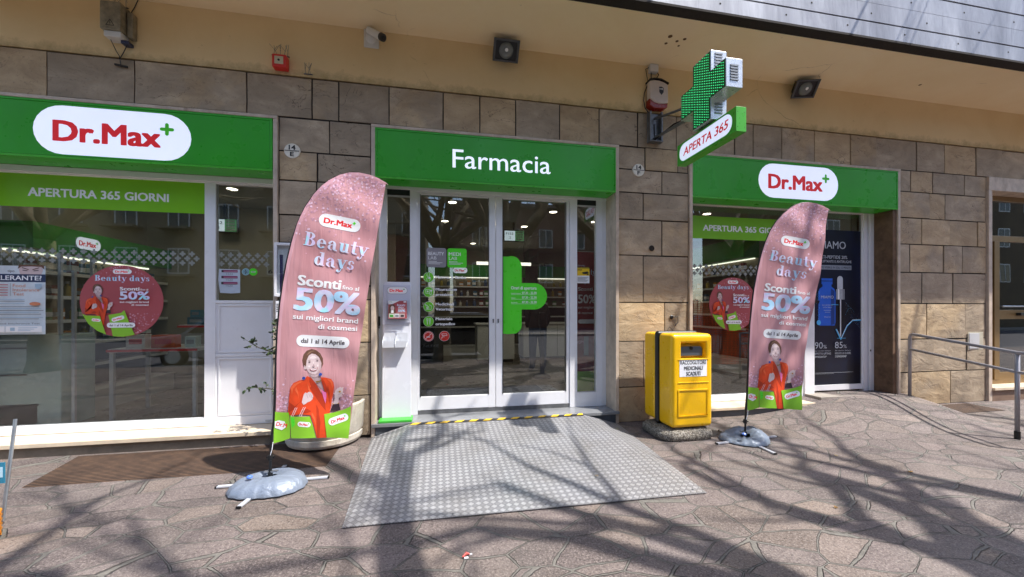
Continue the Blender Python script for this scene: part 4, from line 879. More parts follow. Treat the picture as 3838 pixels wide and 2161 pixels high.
    P([(.478, .60), (.50, .655), (.55, .66), (.565, .60)], DKP)
    for u, v in ((.272, .904), (.4035, .931)): a.line([fx(u + .003, v + .05), fx(u, v)], .002, SKIND); C(u, v, .0135, BLUEP)
def bags(a, fx):
    P = lambda pts, m: a.poly([fx(*p) for p in pts], m)
    for u in (.17, .185, .235, .25): a.line([fx(u, .58), fx(u + .035, .65)], .003, WHITE)
    P([(.0, .36), (.0, .62), (.06, .612), (.148, .607), (.158, .40), (.15, .345), (.05, .345)], LIMEP)
    P([(.158, .583), (.19, .572), (.32, .566), (.345, .47), (.368, .369), (.166, .381), (.158, .42)], LIMEP)
    P([(.162, .565), (.195, .565), (.20, .50), (.175, .47)], PLUSG)
    P([(.429, .573), (.508, .582), (.587, .604), (.646, .638), (.70, .64), (.70, .345), (.453, .362)], LIMEP)

def disc(cx, cz, r, label, sx=1):
    a = Art(); a.circ(cx, cz, r, PINKD, 49)
    rnd = random.Random(3)
    for _ in range(260):
        if rnd.random() < .45: u, v = cx + rnd.uniform(-.8, .8) * r, cz + (1 - abs(rnd.gauss(0, .16))) * r
        else: u, v = cx + (.15 + abs(rnd.gauss(0, .35))) * r, cz - (.35 + rnd.random() * .6) * r
        if math.hypot(u - cx, v - cz) > r * .97: continue
        a.poly(arcpts(u, v, *(2 * [r * rnd.uniform(.006, .018)]), 0, 300, 5), rnd.choice((SP1, SP2, SP3)), 1 + (_ % 30) * .06)
    q = r / .4; a.lay = 4
    a.logo(cx, cz + .33 * q, .18 * q, .052 * q, WHITE, RED, PLUSG); a.serif("Beauty days", cx - .26 * q, cz + .225 * q, .53 * q, .062 * q, HOLO)
    mats0 = a.lay
    K = .58 * q; fx = lambda u, v: (cx - .235 * q + (u - .33) * K * 1.02, cz + .19 * q + (v - 1.156) * K)
    woman(a, fx)
    # shopping bags, clipped to the disc outline
    def clip(pts): return [((u, v) if math.hypot(u - cx, v - cz) < r * .995 else (cx + (u - cx) * r * .995 / math.hypot(u - cx, v - cz), cz + (v - cz) * r * .995 / math.hypot(u - cx, v - cz))) for u, v in pts]
    P0 = [(cx - .365 * q, cz - .14 * q), (cx - .33 * q, cz - .16 * q), (cx - .20 * q, cz - .165 * q), (cx - .17 * q, cz - .28 * q), (cx - .155 * q, cz - .40 * q), (cx - .24 * q, cz - .35 * q), (cx - .32 * q, cz - .26 * q)]
    a.poly(clip(P0), LIMEP)
    a.poly(clip([(cx - .12 * q, cz - .155 * q), (cx - .0 * q, cz - .13 * q), (cx + .03 * q, cz - .10 * q), (cx + .07 * q, cz - .22 * q), (cx + .13 * q, cz - .38 * q), (cx + .02 * q, cz - .4 * q), (cx - .08 * q, cz - .395 * q)]), LIMEP)
    a.logo(cx - .235 * q, cz - .21 * q, .085 * q, .032 * q, WHITE, RED, PLUSG, -6); a.logo(cx - .03 * q, cz - .195 * q, .125 * q, .045 * q, WHITE, RED, PLUSG, 18)
    a.rr(cx - .135 * q, cx + .135 * q, cz - .295 * q, cz - .24 * q, .027 * q, WHITE); a.text("dal 1 al 14 Aprile", cx - .11 * q, cz - .28 * q, .22 * q, .021 * q, DKP, .03)
    a.text("Sconti", cx - .01 * q, cz + .12 * q, .185 * q, .036 * q, WHITE, .05); a.text("fino al", cx + .185 * q, cz + .12 * q, .075 * q, .02 * q, WHITE, .02)
    a.text("50%", cx - .01 * q, cz + .02 * q, .28 * q, .086 * q, HOLO, .05); a.text("sui migliori brand", cx - .01 * q, cz - .02 * q, .275 * q, .021 * q, WHITE, .03); a.text("di cosmesi", cx + .1 * q, cz - .052 * q, .165 * q, .021 * q, WHITE, .03)
    o = a.build("round_decal", flat(GY), None, loc=(cx, GY, cz - r), step=.0002)
    setp(o, label, "window decal")
disc(-3.492, 1.598, .402, "round pink sale decal with printed woman on the big left window")
disc(4.345, 1.585, .402, "round pink sale decal with printed woman on the right window beside the yellow bin")

# intolerance test poster on left window
def poster(a):
    x0, x1 = -4.84, -4.205; z0, z1 = 1.235, 1.975; pb = pm("poster white", "d9e4ec", .4); nv = pm("navy print", "27395f", .4); orr = pm("orange print", "d98a66", .4); lb = pm("light blue print", "a9c3d8", .4)
    a.rect(x0, x1, z0, z1, pb); a.rect(x0, x1, 1.80, 1.885, nv); a.text("INTOLLERANTE?", -4.84, 1.82, .60, .048, WHITE, .03); a.text("tipo", -4.54, 1.905, .06, .028, GREYT, .02)
    # upper part of a frowning face
    a.poly([(-4.43, 1.885), (-4.44, 1.93), (-4.43, 1.975), (-4.24, 1.975), (-4.225, 1.93), (-4.24, 1.885)], SKINP); a.poly([(-4.45, 1.94), (-4.44, 1.985), (-4.22, 1.985), (-4.21, 1.935), (-4.24, 1.965), (-4.33, 1.97), (-4.42, 1.965)], HAIRP)
    for s_ in (-1, 1): a.line([(-4.335 + s_ * .02, 1.935), (-4.335 + s_ * .075, 1.955)], .008, HAIRP); a.line([(-4.335 + s_ * .03, 1.922), (-4.335 + s_ * .07, 1.927)], .007, DKP)
    a.text("Food", -4.49, 1.745, .11, .032, orr); a.text("Intolerance", -4.49, 1.70, .235, .032, orr); a.text("Test", -4.49, 1.655, .10, .032, orr); a.line([(-4.51, 1.65), (-4.51, 1.785)], .003, GREYT)
    for k in range(5): a.rect(x0 + .02, -4.53, 1.765 - k * .028, 1.772 - k * .028, pm("red print", "c45c60", .4))
    a.poly([(-4.29, 1.78), (-4.23, 1.78), (-4.23, 1.745), (-4.26, 1.72), (-4.29, 1.745)], lb); a.circ(-4.29, 1.565, .05, orr, 20, .02)
    for k, z in enumerate((1.61, 1.59, 1.565, 1.53, 1.51, 1.49, 1.47, 1.45, 1.415, 1.40)): a.rect(x0 + .02, -4.38 if k < 3 else -4.25 + .02 * (k % 3), z, z + .006, GREYT if k % 2 else lb)
    a.text("Food Intolerance Test", -4.62, 1.345, .38, .016, GREYT, .02); a.rect(x0 + .02, -4.64, 1.345, 1.36, orr)
    a.rect(x0 + .02, -4.55, 1.26, 1.325, WHITE); a.rect(-4.54, -4.22, 1.26, 1.325, WHITE); a.rect(-4.5, -4.46, 1.275, 1.31, lb)
    for k in range(3): a.rect(-4.43, -4.26 - .03 * k, 1.305 - k * .015, 1.31 - k * .015, lb)
gl_item("poster", GY, "white poster about a food intolerance test at the left edge of the big left window", "poster", poster, (-4.5, GY, 1.23))
def p1522(a):
    a.poly([(-2.525, 1.98), (-2.305, 1.975), (-2.305, 1.70), (-2.4, 1.694), (-2.515, 1.70), (-2.535, 1.85)], pm("pale blue paper", "c6d3e2", .5)); mg = pm("magenta print", "8a2a5c", .5)
    for z in (1.94, 1.87, 1.80): a.rect(-2.5, -2.33, z, z + .028, mg); a.rect(-2.5, -2.48, z, z + .028, DKP); a.rect(-2.475, -2.335, z + .010, z + .013, SP2); a.text("1522", -2.45, z - .028, .07, .02, GREYT)
gl_item("notice_sheet", GY, "pale blue notice sheet with three purple 1522 strips on the narrow window", "notice", p1522, (-2.42, GY, 1.69))
gl_item("round_sticker", GY, "small round pale blue sticker beside the notice sheet", "sticker", lambda a: (a.circ(-2.245, 1.95, .042, pm("pale cyan", "9cc3cf", .5)), a.circ(-2.245, 1.95, .034, pm("mid cyan", "7fa9b8", .5)), a.line([(-2.25, 1.975), (-2.24, 1.95), (-2.25, 1.925)], .006, DKP), a.line([(-2.262, 1.95), (-2.228, 1.945)], .005, DKP)), (-2.245, GY, 1.9))
gl_item("round_sticker", GY, "small round green sticker with white pill right of the pale blue one", "sticker", lambda a: (a.circ(-2.165, 1.95, .044, PLUSG), a.rr(-2.19, -2.14, 1.941, 1.959, .009, WHITE), a.rr(-2.185, -2.145, 1.945, 1.955, .004, GREEN)), (-2.165, GY, 1.9))
gl_item("cashier_lettering", 2.2, "reversed dark cashier lettering behind the narrow window", "lettering", lambda a: a.text("6 assaC", -2.75, 2.1, .45, .06, DKP, .02), (-2.5, 2.2, 2.05))
gl_item("cashier_lettering", 6.6, "reversed dark cashier lettering in front of the back fascia", "lettering", lambda a: (a.text("6 assaC", 2.5, 2.83, .8, .1, DKP, .02), a.text("assaC", 2.0, 2.65, .5, .1, DKP, .02)), (2.5, 6.6, 2.6))

# door stickers
LG = pm("lab grey", "98959c", .4)
def sq(x0, z0, m, big, small):
    def f_(a):
        a.rr(x0, x0 + .25, z0, z0 + .25, .03, m); a.text(big, x0 + .02, z0 + .155, .20 if big == "BEAUTY" else .15, .042, WHITE, .03); a.text(small, x0 + .02, z0 + .10, .105, .04, WHITE, .0)
        for k in range(3): a.rect(x0 + .022, x0 + (.13, .2, .17)[k], z0 + .072 - k * .016, z0 + .078 - k * .016, WHITE)
    return f_
gl_item("square_sticker", GY, "grey square sticker reading beauty lab on the left door leaf", "sticker", sq(-.155, 2.05, LG, "BEAUTY", "LAB"), (-.03, GY, 2.05))
gl_item("square_sticker", GY, "green square sticker reading medi lab on the left door leaf", "sticker", sq(.108, 2.05, PLUSG, "MEDI", "LAB"), (.23, GY, 2.05))
IG = pm("icon green", "7ae03a", .35)
def icon(cx, cz, m, kind, lines=()):
    def f_(a):
        r = .066; a.circ(cx, cz, r, WHITE, 33); a.circ(cx, cz, r - .003, m, 33); w_ = .0045; L = lambda *p: a.line([(cx + u * r, cz + v * r) for u, v in p], w_, WHITE)
        if kind == 'mum': L((-.2, .75), (-.35, .4), (-.1, .1), (-.35, -.3), (-.3, -.75)); L((.15, .75), (.2, .4), (.05, .15), (.4, -.1), (.3, -.45), (.1, -.75)); a.circ(cx + .12 * r, cz - .15 * r, .012, WHITE, 13)
        elif kind == 'press': L((-.55, .45), (.2, .45), (.2, -.25), (-.55, -.25), (-.55, .45)); L((.2, -.2), (.3, -.6), (.55, -.45), (.5, .1)); a.circ(cx + .5 * r, cz + .25 * r, .013, WHITE, 13); a.circ(cx - .18 * r, cz + .1 * r, .011, WHITE, 7)
        elif kind == 'vet': L((-.6, .5), (-.5, .15), (-.3, .2), (-.2, -.5)); L((-.6, .5), (-.35, .3), (.0, .0), (.05, -.5), (-.5, -.5)); L((.2, .4), (.3, .2), (.5, .25), (.6, .0), (.5, -.5), (.1, -.5)); a.plus(cx - .02, cz - .015, .012, .004, WHITE)
        elif kind == 'crutch': [L((s_ - .12, .55), (s_ + .12, .55), (s_ + .07, .0), (s_, -.6), (s_ - .07, .0), (s_ - .12, .55)) for s_ in (-.22, .25)]; [L((s_ - .1, .15), (s_ + .1, .15)) for s_ in (-.22, .25)]
        elif kind == 'smoke': a.line([(cx + .8 * r * math.cos(R(k * 20)), cz + .8 * r * math.sin(R(k * 20))) for k in range(18)], w_, WHITE, True); L((-.55, -.5), (.55, .5)); a.rect(cx - .4 * r, cx + .3 * r, cz - .22 * r, cz - .05 * r, WHITE); L((.2, .15), (.35, .3), (.25, .5))
        elif kind == 'cam': L((-.5, .45), (.45, .45), (.5, .1), (-.4, .1), (-.5, .45)); L((-.25, .1), (-.3, -.15), (.05, -.15)); L((-.5, -.15), (-.5, -.55)); L((-.3, -.15), (-.5, -.35))
        for k, (tx, wd) in enumerate(lines): a.text(tx, cx + .09, cz + ((.018, -.048)[k] if len(lines) > 1 else -.014), wd, .034, WHITE, .055)
    return f_
for cz, kd, ln_, lb_ in ((1.92, 'mum', (("Mamma & Bimbo", .39),), "green round icon sticker with text about mothers and babies, topmost of four"), (1.73, 'press', (("Misurazione", .27), ("pressione", .22)), "green round icon sticker with text about blood pressure, second of four"),
                         (1.54, 'vet', (("Medicinali", .23), ("Veterinari", .225)), "green round icon sticker with dog and text about veterinary medicine, third of four"), (1.35, 'crutch', (("Materiale", .21), ("ortopedico", .245)), "green round icon sticker with crutches and text about orthopaedics, lowest of four")):
    gl_item("icon_sticker", GY, lb_, "sticker", icon(-.13, cz, IG, kd, ln_), (-.13, GY, cz - .07), "green icon stickers down the left door leaf")
gl_item("icon_sticker", GY, "red round no smoking sticker low on the left door leaf", "sticker", icon(-.13, 1.16, REDD, 'smoke'), (-.13, GY, 1.09))
gl_item("icon_sticker", GY, "red round video surveillance sticker right of the no smoking one", "sticker", icon(.07, 1.16, REDD, 'cam'), (.07, GY, 1.09))
gl_item("brand_lettering", .5, "pale brand lettering on a dark panel low behind the left door leaf", "lettering", lambda a: (a.rect(-.25, .06, .78, 1.1, BLACK), a.text("NUXE", -.2, 1.0, .2, .035, GREYT, .0)), (-.1, .5, .78))
def plusart(a):
    p = [(.832, 1.185), (.9, 1.175)] + arcpts(.965, 1.295, .13, .12, -70, 0, 8) + [(1.095, 1.505)] + arcpts(1.27, 1.683, .178, .178, -90, 90, 18) + [(1.095, 1.861)] + arcpts(.955, 2.07, .14, .15, 0, 110, 10) + [(.832, 2.21)]
    a.poly(p, PLUSG); a.text("Orari di apertura", .95, 1.775, .35, .04, WHITE, .035)
    for k, tx in enumerate(("Lunedi-Venerdi", "Sabato", "Domenica")):
        z = 1.715 - k * .062; a.text(tx, .95, z, (.13, .06, .085)[k], .013, WHITE, .02); a.text("07.30 - 22.30", 1.1, z, .2, .028, WHITE, .035); a.rect(.95, 1.3, z - .012, z - .009, WHITE)
gl_item("cross_decal", GY, "large bright green cross decal with opening hours on the right door leaf", "window decal", plusart, (1.1, GY, 1.17))
YS = pm("warning yellow", "f0c81e", .4)
gl_item("warning_sticker", GY, "yellow and white surveillance warning sticker on the right side pane", "sticker", lambda a: (a.rect(1.872, 2.06, 1.87, 2.095, WHITE), a.rect(1.872, 2.06, 1.975, 2.095, YS), a.rect(1.872, 2.06, 2.075, 2.095, BLACK), a.text("ATTENZIONE", 1.88, 2.079, .17, .012, YS, .03), a.text("AREA", 1.882, 2.045, .07, .02, BLACK, .03), a.poly([(1.95, 2.02), (2.03, 2.035), (2.05, 2.01), (2.0, 1.995), (1.96, 2.0)], BLACK), a.rect(2.02, 2.045, 1.985, 2.0, BLACK),
        [a.rect(1.885, 2.04 - .02 * (k % 3), 1.95 - k * .014, 1.955 - k * .014, GREYT) for k in range(5)]), (1.96, GY, 1.87))
gl_item("promo_disc", .45, "dark red round promo disc behind the right side pane", "sign", lambda a: (a.circ(1.985, 1.04, .115, pm("dull red", "7c2428", .5), 33), a.text("PROMO", 1.91, 1.02, .15, .04, SP2, .0)), (1.98, .45, .92))
setp(M().box(2.03, 2.1, .44, .442, .85, 1.12).build("paper_slip", WHITEG, None, loc=(2.06, .44, .85)), "pale paper slip hanging beside the promo disc", "paper")

# cosmetics poster on the service door
def miamo(a):
    x0, x1, z0, z1 = 5.782, 6.708, .5, 2.77; nb = NT("navy blue print"); co = nb.coord(); c = nb.ramp(nb.noise(co, 1.3, 3, .5), [(.35, lin("03060f")[:3]), (.65, lin("0a1838")[:3])]); nb.l(c, nb.b.inputs['Base Color']); nb.b.inputs['Roughness'].default_value = .3
    a.rect(x0, x1, .312, z1, nb.m); sv = pm("silver print", "c6ccd4", .4); bb = pm("bottle blue print", "2566d8", .35); bl = pm("bottle dark print", "173f8a", .35); cy = pm("glow cyan print", "5cc4ff", .35)
    a.text("MIAMO", 5.88, 2.475, .53, .115, sv, -.005); a.text("MULTI-PEPTIDE 20%", 5.84, 2.315, .6, .05, sv); a.text("SIERO LIFTANTE E ANTIRUGHE", 5.80, 2.25, .72, .04, sv); a.rect(5.81, 6.52, 2.14, 2.21, pm("silver bar", "8f97a4", .4)); a.text("EFFETTO VISIBILE IN SOLI 15 MINUTI", 5.83, 2.157, .67, .034, nb.m, .01)
    a.poly([(5.90, 1.25), (5.88, 1.3), (5.88, 1.78), (5.90, 1.83), (5.96, 1.87), (5.96, 1.90), (5.94, 1.91), (5.94, 2.0), (6.15, 2.0), (6.15, 1.91), (6.13, 1.90), (6.13, 1.87), (6.19, 1.83), (6.21, 1.78), (6.21, 1.3), (6.19, 1.25)], bb)
    a.poly([(6.12, 1.26), (6.19, 1.27), (6.19, 1.8), (6.12, 1.84)], bl); a.rect(5.94, 6.15, 1.95, 1.965, bl); a.text("MIAMO", 5.93, 1.68, .24, .045, sv); a.text("MULTI-PEPTIDE 20%", 5.95, 1.565, .2, .018, sv); a.text("LIFTING SERUM", 5.97, 1.53, .16, .018, sv)
    for k in range(2): a.rect(5.98 + .02 * k, 6.12 - .02 * k, 1.49 - k * .03, 1.495 - k * .03, sv)
    a.text("Biogenica", 5.99, 1.38, .12, .018, sv)
    a.rr(6.235, 6.345, 1.80, 2.04, .055, sv); a.rect(6.215, 6.375, 1.665, 1.83, pm("chrome print", "a8adb5", .3)); a.rect(6.25, 6.275, 1.665, 1.83, WHITE); a.rect(6.34, 6.36, 1.665, 1.83, GREYT); a.rect(6.285, 6.31, 1.08, 1.665, sv); a.rect(6.292, 6.298, 1.1, 1.665, WHITE)
    a.line([(6.21, 1.19), (6.30, 1.03), (6.42, 1.24), (6.53, 1.33), (6.70, 1.335)], .018, cy); a.line([(6.225, 1.185), (6.31, 1.05), (6.42, 1.25), (6.53, 1.34), (6.70, 1.345)], .005, WHITE); a.line([(6.12, 1.585), (6.25, 1.58)], .008, cy); a.rect(6.23, 6.39, 1.045, 1.052, cy)
    rnd = random.Random(5)
    for k in range(240):
        u = rnd.uniform(0, 1); v = 1.42 + .14 * math.sin(u * 5 + (k % 6) * .5) + (k % 6) * .018 - .1 * u; a.poly(arcpts(6.36 + u * .34, v, .0028, .0028, 0, 270, 3), GREYT if k % 3 else cy, 60)
    for k in range(60): a.poly(arcpts(5.87 - abs(rnd.gauss(0, .025)), rnd.uniform(1.28, 1.8), .004, .004, 0, 270, 3), cy, 61)
    a.circ(5.875, 1.3, .04, cy, 16)
    for x, nm, l2, l3 in ((5.80, "90", "EFFETTO LIFTING", "IMMEDIATO*"), (6.18, "85", "RIDUCE LE RUGHE", "D'ESPRESSIONE*")):
        a.text(nm, x, .89, .15, .1, sv); a.text("%", x + .16, .89, .065, .055, sv); a.text("dei volontari dichiara", x, .845, .3, .018, sv); a.text(l2, x, .795, .3, .03, sv, .01); a.text(l3, x, .745, .22, .03, sv, .01)
    a.rect(5.8, 6.53, .505, .508, sv); a.rect(5.8, 6.15, .49, .492, sv)
gl_item("poster", GY, "tall navy poster with blue serum bottle on the right service door", "poster", miamo, (6.24, GY, .3))

# ================================================================ THINGS ON THE WALL
def house_no(x, z, low, label):
    t = thing("house_number_plate", (x, -.01, z), label, "number plate")
    M().lathe([(0, -.012), (.078, -.012), (.084, -.008), (.084, .02)], (x, 0, z), 28, axis='Y').build("disc", pm("enamel white", "e6e0d0", .35, 0, .06, 9), t, smooth=False)
    a = Art(); a.text("14", x - .032, z + .012, .066, .05, BLACK, .05); a.text(low, x - .018, z - .06, .036, .046, BLACK, .05); a.rect(x - .07, x + .07, z - .004, z + .004, BLACK); a.circ(x - .072, z, .005, BLACK, 9); a.circ(x + .072, z, .005, BLACK, 9)
    a.build("numerals", flat(-.013), t)
house_no(-1.632, 3.3, "E", "round white number plate 14 E on the stone left of the door")
house_no(2.628, 3.37, "F", "round white number plate 14 F on the stone right of the door")

def floodlight(x, y, z, rz, label):
    t = thing("floodlight", (x, 0, z), label, "floodlight")
    m = Matrix.Rotation(rz, 3, 'Z') @ Matrix.Rotation(R(40), 3, 'X'); c = Vector((x, y, z))
    mb = M(); mb.prism([(-.15, -.11), (.15, -.11), (.15, .11), (-.15, .11)], -.03, .0); mb.prism([(-.1, -.08), (.1, -.08), (.1, .08), (-.1, .08)], 0, .12)
    for v in mb.v: v.xyz = (m @ v) + c
    mb.build("housing", BLACK, t, bevel=.012)
    mb = M()
    for a in ((-.15, .15, .095, .118), (-.15, .15, -.118, -.095), (-.158, -.13, -.118, .118), (.13, .158, -.118, .118)): mb.box(a[0], a[1], -.05, -.028, a[2], a[3])
    for v in mb.v: v.xyz = (m @ v) + c
    mb.build("rim", pm("grey rim", "4a4c4f", .5), t, bevel=.004)
    mb = M().lathe([(.088, -.032), (.08, -.05), (.05, -.062), (0, -.066)], (0, 0, 0), 24, axis='Y'); [v.__setattr__('xyz', (m @ v) + c) for v in mb.v]; mb.build("lens", pm("frosted lens", "6f7474", .2, 0, .05, 9), t, smooth=True)
    mb = M().lathe([(.02, -.068), (0, -.069)], (0.0, 0, 0), 14, axis='Y'); [v.__setattr__('xyz', (m @ (v + Vector((0, -.001, .01)))) + c) for v in mb.v]; mb.build("bulb", WHITE, t)
    M().box(x - .05, x + .05, y - .02 if y > 0 else -.0031 - .12, -.0031, z + .02, z + .07).build("bracket", BLACK, t, bevel=.005)
floodlight(.80, -.14, 4.66, 0, "black square floodlight above the middle sign")
floodlight(5.12, -.14, 4.66, R(-14), "black square floodlight above the right sign")

t = thing("security_camera", (-.76, -.01, 4.66), "white bullet security camera with black front on a square base plate", "camera")
M().box(-.86, -.69, -.025, -.003, 4.57, 4.78).build("base_plate", INWH, t, bevel=.01); M().lathe([(.06, -.045), (.065, -.025)], (-.775, 0, 4.68), 20, axis='Y').lathe([(0, -.05), (.06, -.045)], (-.775, 0, 4.68), 20, axis='Y').build("swivel", INWH, t, smooth=True)
M().tube([(-.775, -.05, 4.70), (-.765, -.09, 4.715)], .02, 10).tube([(-.80, -.05, 4.75), (-.65, -.15, 4.625)], .04, 18).build("barrel", INWH, t)
M().tube([(-.65, -.15, 4.625), (-.62, -.17, 4.60)], [.043, .041], 18).build("front_ring", BLACK, t); M().tube([(-.62, -.17, 4.60), (-.618, -.1713, 4.5985)], .022, 14).build("lens", pm("lens glass", "2a2c36", .05), t)

def twigs(name, x, z, n_, label, w_=.14):
    mb = M()
    for k in range(n_):
        a = x - w_ / 2 + w_ * k / (n_ - 1); r_ = random.uniform(-.04, .04); mb.tube([(a, -.05, z), (a + r_ * .5, -.055 - random.uniform(0, .03), z + .05), (a + r_, -.06, z + random.uniform(.09, .14))], .0022, 5); mb.tube([(a + r_ * .5, -.055, z + .05), (a - r_, -.07, z + .11)], .0018, 5)
    mb.box(x - w_ / 2 - .02, x + w_ / 2 + .02, -.06, -.04, z - .004, z)
    setp(mb.build(name, STEELD, None, loc=(x, -.05, z)), label, "bird spikes")
t = thing("alarm_box", (-1.735, -.01, 4.19), "small red alarm box with square cream centre under the soffit", "alarm box")
M().box(-1.81, -1.66, -.1, -.003, 4.185, 4.33).build("case", REDD, t, bevel=.015); M().box(-1.78, -1.69, -.106, -.1, 4.215, 4.3).build("face_plate", pm("cream plate", "cfc3a4", .4), t, bevel=.003); M().lathe([(0, -.112), (.012, -.11), (.012, -.1)], (-1.735, 0, 4.257), 12, axis='Y').build("button", BLACK, t)
twigs("bird_spikes", -1.735, 4.335, 5, "thin metal bird spikes on top of the red alarm box")
twigs("bird_spikes", -3.28, 4.655, 4, "thin metal bird spikes on top of the grey junction cabinet")
twigs("bird_spikes", -1.45, 4.165, 3, "small bent bird spikes at the stone joint right of the red alarm box", .05)
GRB = pm("weathered grey plastic", "8b836e", .6, 0, .25, 14, .1, 60)
t = thing("junction_cabinet", (-3.28, -.01, 4.3), "weathered grey electrical cabinet with warning triangle on the plaster band", "electrical box")
M().box(-3.38, -3.2, -.14, -.003, 4.36, 4.65).build("cover", GRB, t, bevel=.008); M().box(-3.19, -3.14, -.07, -.003, 4.34, 4.6).build("side_box", GRB, t, bevel=.006); M().box(-3.36, -3.21, -.12, -.003, 4.30, 4.358).build("terminal_cover", INWH, t, bevel=.006); M().box(-3.24, -3.17, -.08, -.003, 4.265, 4.298).build("gland", pm("dark blue plastic", "2c3350", .5), t, bevel=.005)
a = Art(); a.line([(-3.325, 4.40), (-3.255, 4.40), (-3.29, 4.46)], .006, BLACK, True); a.line([(-3.29, 4.445), (-3.295, 4.425), (-3.286, 4.427), (-3.29, 4.408)], .004, BLACK); a.build("warning_triangle", flat(-.1405), t)
cb = M(); cb.tube([(-3.34, -.06, 4.30), (-3.31, -.03, 4.2), (-3.29, -.02, 4.16), (-3.285, -.03, 4.12)], .004, 6); cb.tube([(-3.2, -.05, 4.27), (-3.25, -.03, 4.19), (-3.285, -.03, 4.12)], .004, 6); cb.tube([(-3.285, -.02, 4.12), (-3.28, -.012, 4.05)], .004, 6); cb.tube([(-3.33, -.02, 4.07), (-3.22, -.02, 4.055)], .012, 8); M().tube([(-3.2, -.02, 4.6), (-3.16, -.01, 4.7), (-3.13, -.01, 4.78)], .004, 6).build('cable', BLACK, t)
cb.build("cable", BLACK, t)
# siren with its junction box
t = thing("alarm_siren", (2.865, -.01, 4.18), "white and red alarm siren with dark shield badge and black top", "siren")
pr = [(2.735, 4.53), (2.80, 4.545), (2.87, 4.545), (2.95, 4.525), (3.0, 4.50), (3.005, 4.26), (2.95, 4.245), (2.87, 4.24), (2.80, 4.255), (2.735, 4.30)]
M().prism(pr, -.11, -.02).build("cover", pm("siren white", "cfc3bb", .35), t, bevel=.015); M().prism([(2.735, 4.30), (2.8, 4.255), (2.87, 4.24), (2.95, 4.245), (3.005, 4.262), (2.995, 4.20), (2.95, 4.18), (2.80, 4.175), (2.735, 4.21)], -.1, -.003).build("flasher", pm("siren red", "8f2418", .25, 0, .05, 5), t, bevel=.01)
M().prism([(2.73, 4.532), (2.80, 4.55), (2.9, 4.552), (3.01, 4.51), (3.01, 4.525), (2.9, 4.568), (2.8, 4.568), (2.73, 4.55)], -.115, -.003).build("top_trim", BLACK, t)
a = Art(); bd = pm("badge navy", "232838", .4); a.poly([(2.865, 4.455), (2.9, 4.462), (2.935, 4.445), (2.93, 4.385), (2.9, 4.35), (2.87, 4.385)], bd); a.text("HSE", 2.873, 4.42, .054, .02, WHITE, .02); a.build("badge", flat(-.1105), t)
t = thing("junction_box", (2.83, -.01, 4.72), "small white junction box with curling black cables above the siren", "junction box")
M().box(2.765, 2.885, -.07, -.003, 4.68, 4.80 - .02).build("box", INWH, t, bevel=.006)
cb = M(); cb.tube([(2.77, -.03, 4.75), (2.72, -.03, 4.72), (2.735, -.03, 4.64), (2.75, -.03, 4.56)], .005, 6); cb.tube([(2.8, -.03, 4.68), (2.80, -.03, 4.6), (2.795, -.03, 4.56)], .006, 6); cb.tube([(2.885, -.03, 4.7), (2.91, -.03, 4.665), (2.88, -.03, 4.62), (2.8, -.035, 4.565), (2.74, -.035, 4.5), (2.70, -.03, 4.4), (2.69, -.03, 4.3), (2.71, -.03, 4.2), (2.76, -.04, 4.13)], .007, 6)
cb.build("cable", BLACK, t)

# ---- pharmacy cross on its bracket
t = thing("pharmacy_cross", (2.79, -1.17, 3.43), "green LED pharmacy cross with aluminium sides on a wall bracket", "pharmacy cross")
X0, X1 = 2.70, 2.88; cy_, cz_, A, T = -1.17, 3.78, .35, .139
poly = [(cy_ - T, cz_ - A), (cy_ + T, cz_ - A), (cy_ + T, cz_ - T), (cy_ + A, cz_ - T), (cy_ + A, cz_ + T), (cy_ + T, cz_ + T), (cy_ + T, cz_ + A), (cy_ - T, cz_ + A), (cy_ - T, cz_ + T), (cy_ - A, cz_ + T), (cy_ - A, cz_ - T), (cy_ - T, cz_ - T)]
GAL = pm("brushed aluminium case", "c9ccd0", .3, .7, .06, 9)
M().prism(poly, X0, X1, axis='X').build("case", GAL, t, bevel=.003)
ins = [(cy_ + (a - cy_) * .965, cz_ + (b - cz_) * .965) for a, b in poly]
DG = pm("dark green panel", "0b4a24", .4, 0, .05, 5, emit=.06); LED = pm("lit green led", "4dffa0", .4, 0, .01, 2, emit=.9)
for xa, xb in ((X0 - .004, X0), (X1, X1 + .004)): M().prism(ins, xa, xb, axis='X').build("led_panel", DG, t)
q = .0265; lds = {X0 - .0075: M(), X1 + .0075: M()}
for i in range(-13, 14):
    for j in range(-26, 27):
        u, v = i * q, j * q / 2
        if (i * 1 + j) % 2: continue
        if (abs(u) < T * .93 and abs(v) < A * .95) or (abs(v) < T * .93 and abs(u) < A * .95):
            for xx in (X0 - .0075, X1 + .0075):
                lds[xx].face([(xx, cy_ + u + .0042 * math.cos(k * math.pi / 3), cz_ + v + .0042 * math.sin(k * math.pi / 3)) for k in range(6)])
[m_.build("led_grid", LED, t, recalc=False) for m_ in lds.values()]
lv = M()
for zc, yc, dy in ((cz_, cy_ - A - .0005, 0),):
    for k in range(6): lv.box(X0 + .045, X1 - .05, yc - .008, yc, zc - .075 + k * .027, zc - .06 + k * .027)
for k in range(5): lv.box(X0 + .045, X1 - .05, cy_ - T - .0085, cy_ - T - .0005, cz_ + T + .05 + k * .03, cz_ + T + .065 + k * .03)
for k in range(4): lv.box(X0 + .045, X1 - .05, cy_ - T - .0085, cy_ - T - .0005, cz_ - T - .15 + k * .03, cz_ - T - .135 + k * .03)
lv.build("louvres", pm("louvre shade", "8b8f94", .4, .6), t)
br = M(); br.box(2.75, 2.935, -.018, -.006, 3.74, 4.14); br.box(2.75, 2.77, -.09, -.018, 3.74, 4.14); br.box(2.915, 2.935, -.09, -.018, 3.74, 4.14); br.box(2.75, 2.935, -.1, -.018, 3.735, 3.75)
